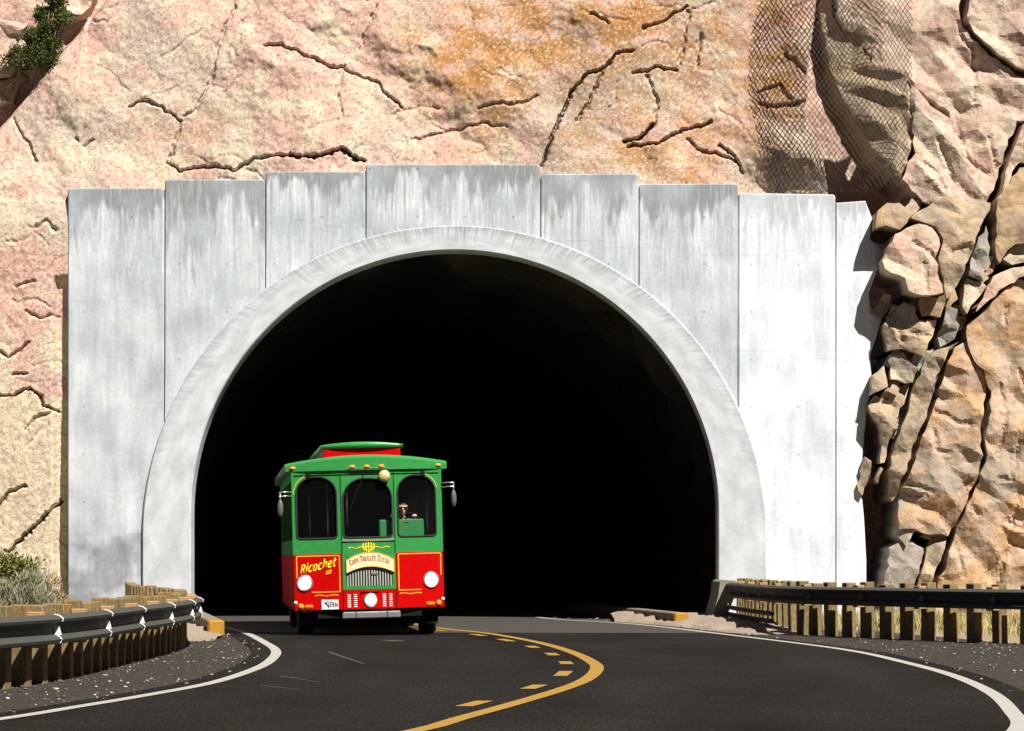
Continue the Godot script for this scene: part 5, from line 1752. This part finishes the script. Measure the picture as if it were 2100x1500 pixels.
func make_driver(bus: Node3D) -> void:
	var man := thing("person", "driver in a dark blue shirt gripping the trolley's steering wheel", "person")
	var base := Vector3(0.64, 1.52, -0.70)
	man.transform = bus.transform * Transform3D(Basis(), base)
	var B := []
	# torso, leaning to the wheel
	B.append([Vector3(-0.09, 0.05, 0.0), Vector3(0.09, 0.05, 0.0), 0.115, 0.115])
	B.append([Vector3(0, 0.08, 0.0), Vector3(0, 0.30, 0.07), 0.14, 0.135])
	B.append([Vector3(-0.11, 0.40, 0.11), Vector3(0.11, 0.40, 0.11), 0.09, 0.09])
	B.append([Vector3(0, 0.28, 0.08), Vector3(0, 0.42, 0.12), 0.13, 0.10])
	B.append([Vector3(0, 0.44, 0.13), Vector3(0, 0.56, 0.19), 0.055, 0.05])
	for s in [-1.0, 1.0]:
		B.append([Vector3(0.17 * s, 0.43, 0.11), Vector3(0.25 * s, 0.27, 0.24), 0.062, 0.05])
		B.append([Vector3(0.25 * s, 0.27, 0.24), Vector3(0.19 * s, 0.47, 0.36), 0.047, 0.033])
		# thigh, shin, shoe
		B.append([Vector3(0.10 * s, 0.05, 0.03), Vector3(0.12 * s, 0.09, 0.36), 0.088, 0.062])
		B.append([Vector3(0.12 * s, 0.09, 0.36), Vector3(0.12 * s, -0.40, 0.32), 0.058, 0.042])
		B.append([Vector3(0.12 * s, -0.47, 0.30), Vector3(0.12 * s, -0.50, 0.46), 0.045, 0.038])
	var shirt := Color(0.075, 0.12, 0.21)
	var skin := Color(0.60, 0.38, 0.28)
	var trousers := Color(0.03, 0.03, 0.035)
	var st := mb(false)
	blob(B, 0.018, 0.05, st, func(p: Vector3):
		if p.y < 0.03 or (p.z > 0.16 and p.y < 0.17):
			return trousers
		if p.y > 0.485 and absf(p.x) < 0.1:
			return skin
		return shirt)
	# head
	var head := Vector3(0, 0.68, 0.235)
	var H := []
	H.append([head + Vector3(0, 0.035, -0.015), head + Vector3(0, 0.03, 0.0), 0.088, 0.086])
	H.append([head + Vector3(0, -0.02, 0.03), head + Vector3(0, -0.085, 0.045), 0.062, 0.036])
	H.append([head + Vector3(0, -0.06, -0.03), head + Vector3(0, -0.13, -0.06), 0.055, 0.05])
	H.append([head + Vector3(0, 0.005, 0.095), head + Vector3(0, -0.03, 0.108), 0.011, 0.015])
	H.append([head + Vector3(-0.02, -0.065, 0.085), head + Vector3(0.02, -0.065, 0.085), 0.009, 0.009])
	for s in [-1.0, 1.0]:
		H.append([head + Vector3(0.085 * s, 0.015, -0.01), head + Vector3(0.085 * s, -0.025, -0.005), 0.014, 0.011])
	blob(H, 0.007, 0.02, st, func(p: Vector3):
		if p.distance_to(head + Vector3(0, -0.066, 0.094)) < 0.02:
			return Color(0.36, 0.16, 0.13)
		return skin)
	# hands closed on the wheel
	for s in [-1.0, 1.0]:
		var hb := Vector3(0.19 * s, 0.485, 0.385)
		var P := []
		P.append([hb, hb + Vector3(-0.01 * s, 0.035, 0.03), 0.026, 0.028])
		for k in 4:
			var o := Vector3((k - 1.5) * 0.018, 0.045 + 0.004 * (1.5 - absf(k - 1.5)), 0.035)
			P.append([hb + o, hb + o + Vector3(0, 0.022, 0.025), 0.0095, 0.009])
			P.append([hb + o + Vector3(0, 0.022, 0.025), hb + o + Vector3(0, 0.002, 0.045), 0.009, 0.008])
			P.append([hb + o + Vector3(0, 0.002, 0.045), hb + o + Vector3(0, -0.015, 0.035), 0.008, 0.007])
		P.append([hb + Vector3(-0.024 * s, 0.015, 0.015), hb + Vector3(-0.04 * s, 0.04, 0.035), 0.012, 0.010])
		P.append([hb + Vector3(-0.04 * s, 0.04, 0.035), hb + Vector3(-0.035 * s, 0.05, 0.06), 0.010, 0.008])
		blob(P, 0.005, 0.008, st, func(_p): return skin)
	var m := mat(1, 1, 1, 0.7)
	m.vertex_color_use_as_albedo = true
	commit(st, "body", m, man)
	var hs := mb(false)
	var HB := [[head + Vector3(0, 0.055, -0.03), head + Vector3(0, 0.06, 0.0), 0.087, 0.083], [head + Vector3(0, 0.0, -0.06), head + Vector3(0, -0.05, -0.055), 0.065, 0.05]]
	blob(HB, 0.008, 0.02, hs, func(_p): return Color(0.03, 0.02, 0.014))
	commit(hs, "hair", m, man)
	var gs := mb()
	for s in [-1.0, 1.0]:
		box(gs, head + Vector3(0.034 * s - 0.027, -0.012, 0.092), head + Vector3(0.034 * s + 0.027, 0.022, 0.102), 0.005)
		box(gs, head + Vector3(0.075 * s - 0.02, 0.008, -0.01) , head + Vector3(0.075 * s + 0.018, 0.016, 0.095))
	box(gs, head + Vector3(-0.012, 0.008, 0.098), head + Vector3(0.012, 0.018, 0.112))
	commit(gs, "sunglasses", M.black, man)

# ---------------------------------------------------------------- rockfall net
func make_net() -> void:
	var st := mb(false)
	var nd := noise(55, 0.5, 3)
	var surf := func(x: float, y: float) -> float:
		var xe := polyline_x(CLEFT_EDGE, y)
		var xl := polyline_x(NET_START, y)
		var left: float = cliff_z(minf(x, xe - 0.12), y) + 0.06
		var right := -54.88 + lean(y)
		var t := smoothstep(xe - 0.05, xe + 1.35, x)
		var z := lerpf(left, right, t)
		var sag := sin(clampf((x - xe) / 1.35, 0.0, 1.0) * PI) * (0.16 + 0.1 * nd.get_noise_2d(0.0, y))
		return z - sag + nd.get_noise_2d(x * 2.0, y * 2.0) * 0.05 + maxf(0.0, xl + 0.2 - x) * 0.05
	for fam in 2:
		var ang := deg_to_rad(56.0 if fam == 0 else 124.0)
		var d := Vector2(cos(ang), sin(ang))
		var nrm := Vector2(-d.y, d.x)
		var c := Vector2(7.0, 11.8)
		for k in range(-42, 43):
			var o := c + nrm * (k * 0.088 + nd.get_noise_1d(k * 13.0) * 0.012)
			var pts := []
			for s in range(-34, 35):
				var q := o + d * (s * 0.11)
				q.x += nd.get_noise_2d(q.x * 1.4, q.y * 1.4) * 0.10
				var ok := q.y > 9.2 and q.y < 15.6 and q.x > polyline_x(NET_START, q.y) and q.x < polyline_x(NET_END, q.y)
				if ok:
					pts.append(Vector3(q.x, q.y, surf.call(q.x, q.y)))
				if not ok or s == 34:
					if pts.size() > 1:
						tube(st, pts, 0.0075, 3)
					pts = []
	var net := commit(st, "wire_netting", M.wire)
	tag(net, "dark wire netting draped over the rock cleft above the portal", "netting")

# ---------------------------------------------------------------- plants
func leaf_mat(r: float, g: float, b: float) -> StandardMaterial3D:
	var m := mat(1, 1, 1, 0.85)
	m.vertex_color_use_as_albedo = true
	m.backlight_enabled = true
	m.backlight = Color(r, g, b) * 0.5
	return m

func leaf(st: SurfaceTool, at: Vector3, dir: Vector3, l: float, w: float, c: Color) -> void:
	var s := dir.cross(Vector3(rng.randf_range(-1, 1), rng.randf_range(-1, 1), rng.randf_range(-1, 1))).normalized() * w
	var e := at + dir * l
	var m := at + dir * l * 0.5
	st.set_color(c)
	for v in [at, m + s, e, at, e, m - s]:
		st.add_vertex(v)

func bush(called: String, label: String, category: String, at: Vector3, size: Vector3, n: int, c0: Color, c1: Color, ll: float, lw: float, up: float, clumps: int, crown := "foliage", stem := "stem", lobes := []) -> void:
	var t := thing(called, label, category, at)
	var st := mb()
	var cl := []
	for k in clumps:
		var d := Vector3(rng.randf_range(-1, 1), rng.randf_range(0.12, 1), rng.randf_range(-1, 1))
		d = d.normalized() * rng.randf_range(0.45, 0.95)
		if lobes:
			var lb: Array = lobes[k % lobes.size()]
			cl.append(Vector3(lb[0], lb[1], 0.1) + d * (lb[2] + 0.07))
		else:
			cl.append(Vector3(d.x * size.x / 2, absf(d.y) * size.y, d.z * size.z / 2))
	for k in n:
		var c: Vector3 = cl[rng.randi() % clumps]
		var r := minf(0.26 * size.x, 0.21) if not lobes else 0.13
		var o := Vector3(rng.randfn(), rng.randfn(), rng.randfn()) * r * 0.42
		var p := c + o
		p.y = maxf(p.y, 0.03)
		var dir := (o.normalized() * (1.0 - up) + Vector3(p.x * 0.3, 1.0, p.z * 0.3) * up + Vector3(rng.randf_range(-0.5, 0.5), rng.randf_range(-0.5, 0.5), rng.randf_range(-0.5, 0.5)) * 0.6).normalized()
		leaf(st, p, dir, ll * rng.randf_range(0.6, 1.3), lw * rng.randf_range(0.7, 1.2), c0.lerp(c1, rng.randf()))
	commit(st, crown, leaf_mat(c1.r, c1.g, c1.b), t)
	var sm := mb(false)
	for c in cl:
		tube(sm, [Vector3(0, -0.15, 0), Vector3(c.x * 0.35, c.y * 0.45, c.z * 0.35), c], 0.014, 5)
	commit(sm, stem, M.woods[2], t)

func make_plants() -> void:
	bush("juniper_tree", "dark green juniper growing from a crack in the cliff top", "tree", Vector3(-10.2, 11.8, -55.95), Vector3(0.95, 1.85, 0.7), 14000, Color(0.05, 0.07, 0.018), Color(0.12, 0.14, 0.035), 0.055, 0.02, 0.35, 80, "crown", "trunk", [[-0.2, 0.75, 0.2], [-0.15, 0.45, 0.25], [0.1, 1.25, 0.2], [0.30, 1.55, 0.22], [0.33, 1.2, 0.22], [0.2, 0.95, 0.28], [0.0, 0.72, 0.28], [0.18, 0.5, 0.3], [0.0, 0.28, 0.25], [0.36, 1.75, 0.16]])
	bush("juniper_tree", "small ragged juniper low beside the taller one", "tree", Vector3(-10.7, 11.95, -55.8), Vector3(0.55, 0.5, 0.5), 2200, Color(0.055, 0.065, 0.018), Color(0.13, 0.13, 0.035), 0.055, 0.02, 0.3, 10, "crown", "trunk")
	bush("sagebrush", "grey-green sagebrush behind the guardrail at the cliff foot", "shrub", Vector3(-10.3, 0.0, -52.2), Vector3(2.0, 1.15, 1.6), 9000, Color(0.19, 0.20, 0.13), Color(0.30, 0.31, 0.21), 0.15, 0.013, 0.75, 34)
	bush("sagebrush", "taller sagebrush clump beside the leafy green shrub", "shrub", Vector3(-11.1, 0.0, -53.0), Vector3(1.4, 1.2, 1.4), 6500, Color(0.17, 0.18, 0.11), Color(0.29, 0.30, 0.20), 0.15, 0.013, 0.75, 26)
	bush("dry_brush", "brown dry brush in the corner by the portal wall", "shrub", Vector3(-9.75, 0.0, -54.3), Vector3(0.9, 1.05, 0.8), 3500, Color(0.24, 0.18, 0.10), Color(0.36, 0.28, 0.17), 0.12, 0.01, 0.5, 16)
	bush("leafy_shrub", "bright green leafy shrub against the pale cliff foot", "shrub", Vector3(-10.45, 0.55, -54.3), Vector3(1.15, 1.05, 0.8), 3200, Color(0.07, 0.09, 0.015), Color(0.26, 0.25, 0.06), 0.075, 0.026, 0.3, 20)
	# dry grass behind the flared rail
	var st := mb()
	for k in 7000:
		var t := rng.randf()
		var b: Vector2 = RAIL_EAST[1].lerp(RAIL_EAST[3], t * 2.0) if t < 0.5 else RAIL_EAST[3].lerp(RAIL_EAST[7], t * 2.0 - 1.0)
		var p := Vector3(b.x + rng.randf_range(0.6, 5.0), -0.02, b.y - rng.randf_range(0.3, 6.0))
		var g := rng.randf()
		leaf(st, p, Vector3(rng.randf_range(-0.4, 0.4), 1, rng.randf_range(-0.4, 0.4)).normalized(), rng.randf_range(0.12, 0.42), 0.011, Color(0.26, 0.27, 0.10).lerp(Color(0.50, 0.40, 0.20), g))
	var gr := commit(st, "grass", leaf_mat(0.3, 0.3, 0.12))
	tag(gr, "thin dry grass on the ground behind the flared rail", "grass", "stuff")

# ---------------------------------------------------------------- loose stones on the shoulders
func make_gravel() -> void:
	for side in 2:
		var l := curve_through(EDGE_LINE_NEAR_BUS if side == 0 else EDGE_LINE_FAR)
		var sp := SphereMesh.new()
		sp.radius = 1.0
		sp.height = 1.5
		sp.radial_segments = 6
		sp.rings = 3
		var m := mat(1, 1, 1, 0.9)
		m.vertex_color_use_as_albedo = true
		sp.material = m
		var mm := MultiMesh.new()
		mm.transform_format = MultiMesh.TRANSFORM_3D
		mm.use_colors = true
		mm.mesh = sp
		var n := 7000
		mm.instance_count = n
		for k in n:
			var i := rng.randi_range(10, l.size() - 2)
			var s := _side(l, i) * (1.0 if side == 0 else -1.0)
			var far := 1.75 if side == 0 else 3.2
			var o := 0.2 + far * (1.0 - pow(rng.randf(), 1.7))
			var q := l[i].lerp(l[i + 1], rng.randf()) + s * o
			var r := 0.005 + 0.017 * pow(rng.randf(), 5.0)
			var b := Basis.from_euler(Vector3(rng.randf() * TAU, rng.randf() * TAU, rng.randf() * TAU)).scaled(Vector3(r * rng.randf_range(0.8, 1.5), r * rng.randf_range(0.5, 0.9), r))
			mm.set_instance_transform(k, Transform3D(b, Vector3(q.x, -0.004 + r * 0.3, q.y)))
			var g := 0.05 + 0.42 * pow(rng.randf(), 3.5)
			mm.set_instance_color(k, Color(g * 1.05, g * 0.95, g * 0.82))
		var o2 := MultiMeshInstance3D.new()
		o2.name = "gravel"
		o2.multimesh = mm
		add_child(o2, true)
		tag(o2, "scattered pale gravel between edge line and the rail with white wedges" if side == 0 else "scattered pale gravel before the flared rail", "gravel", "stuff")
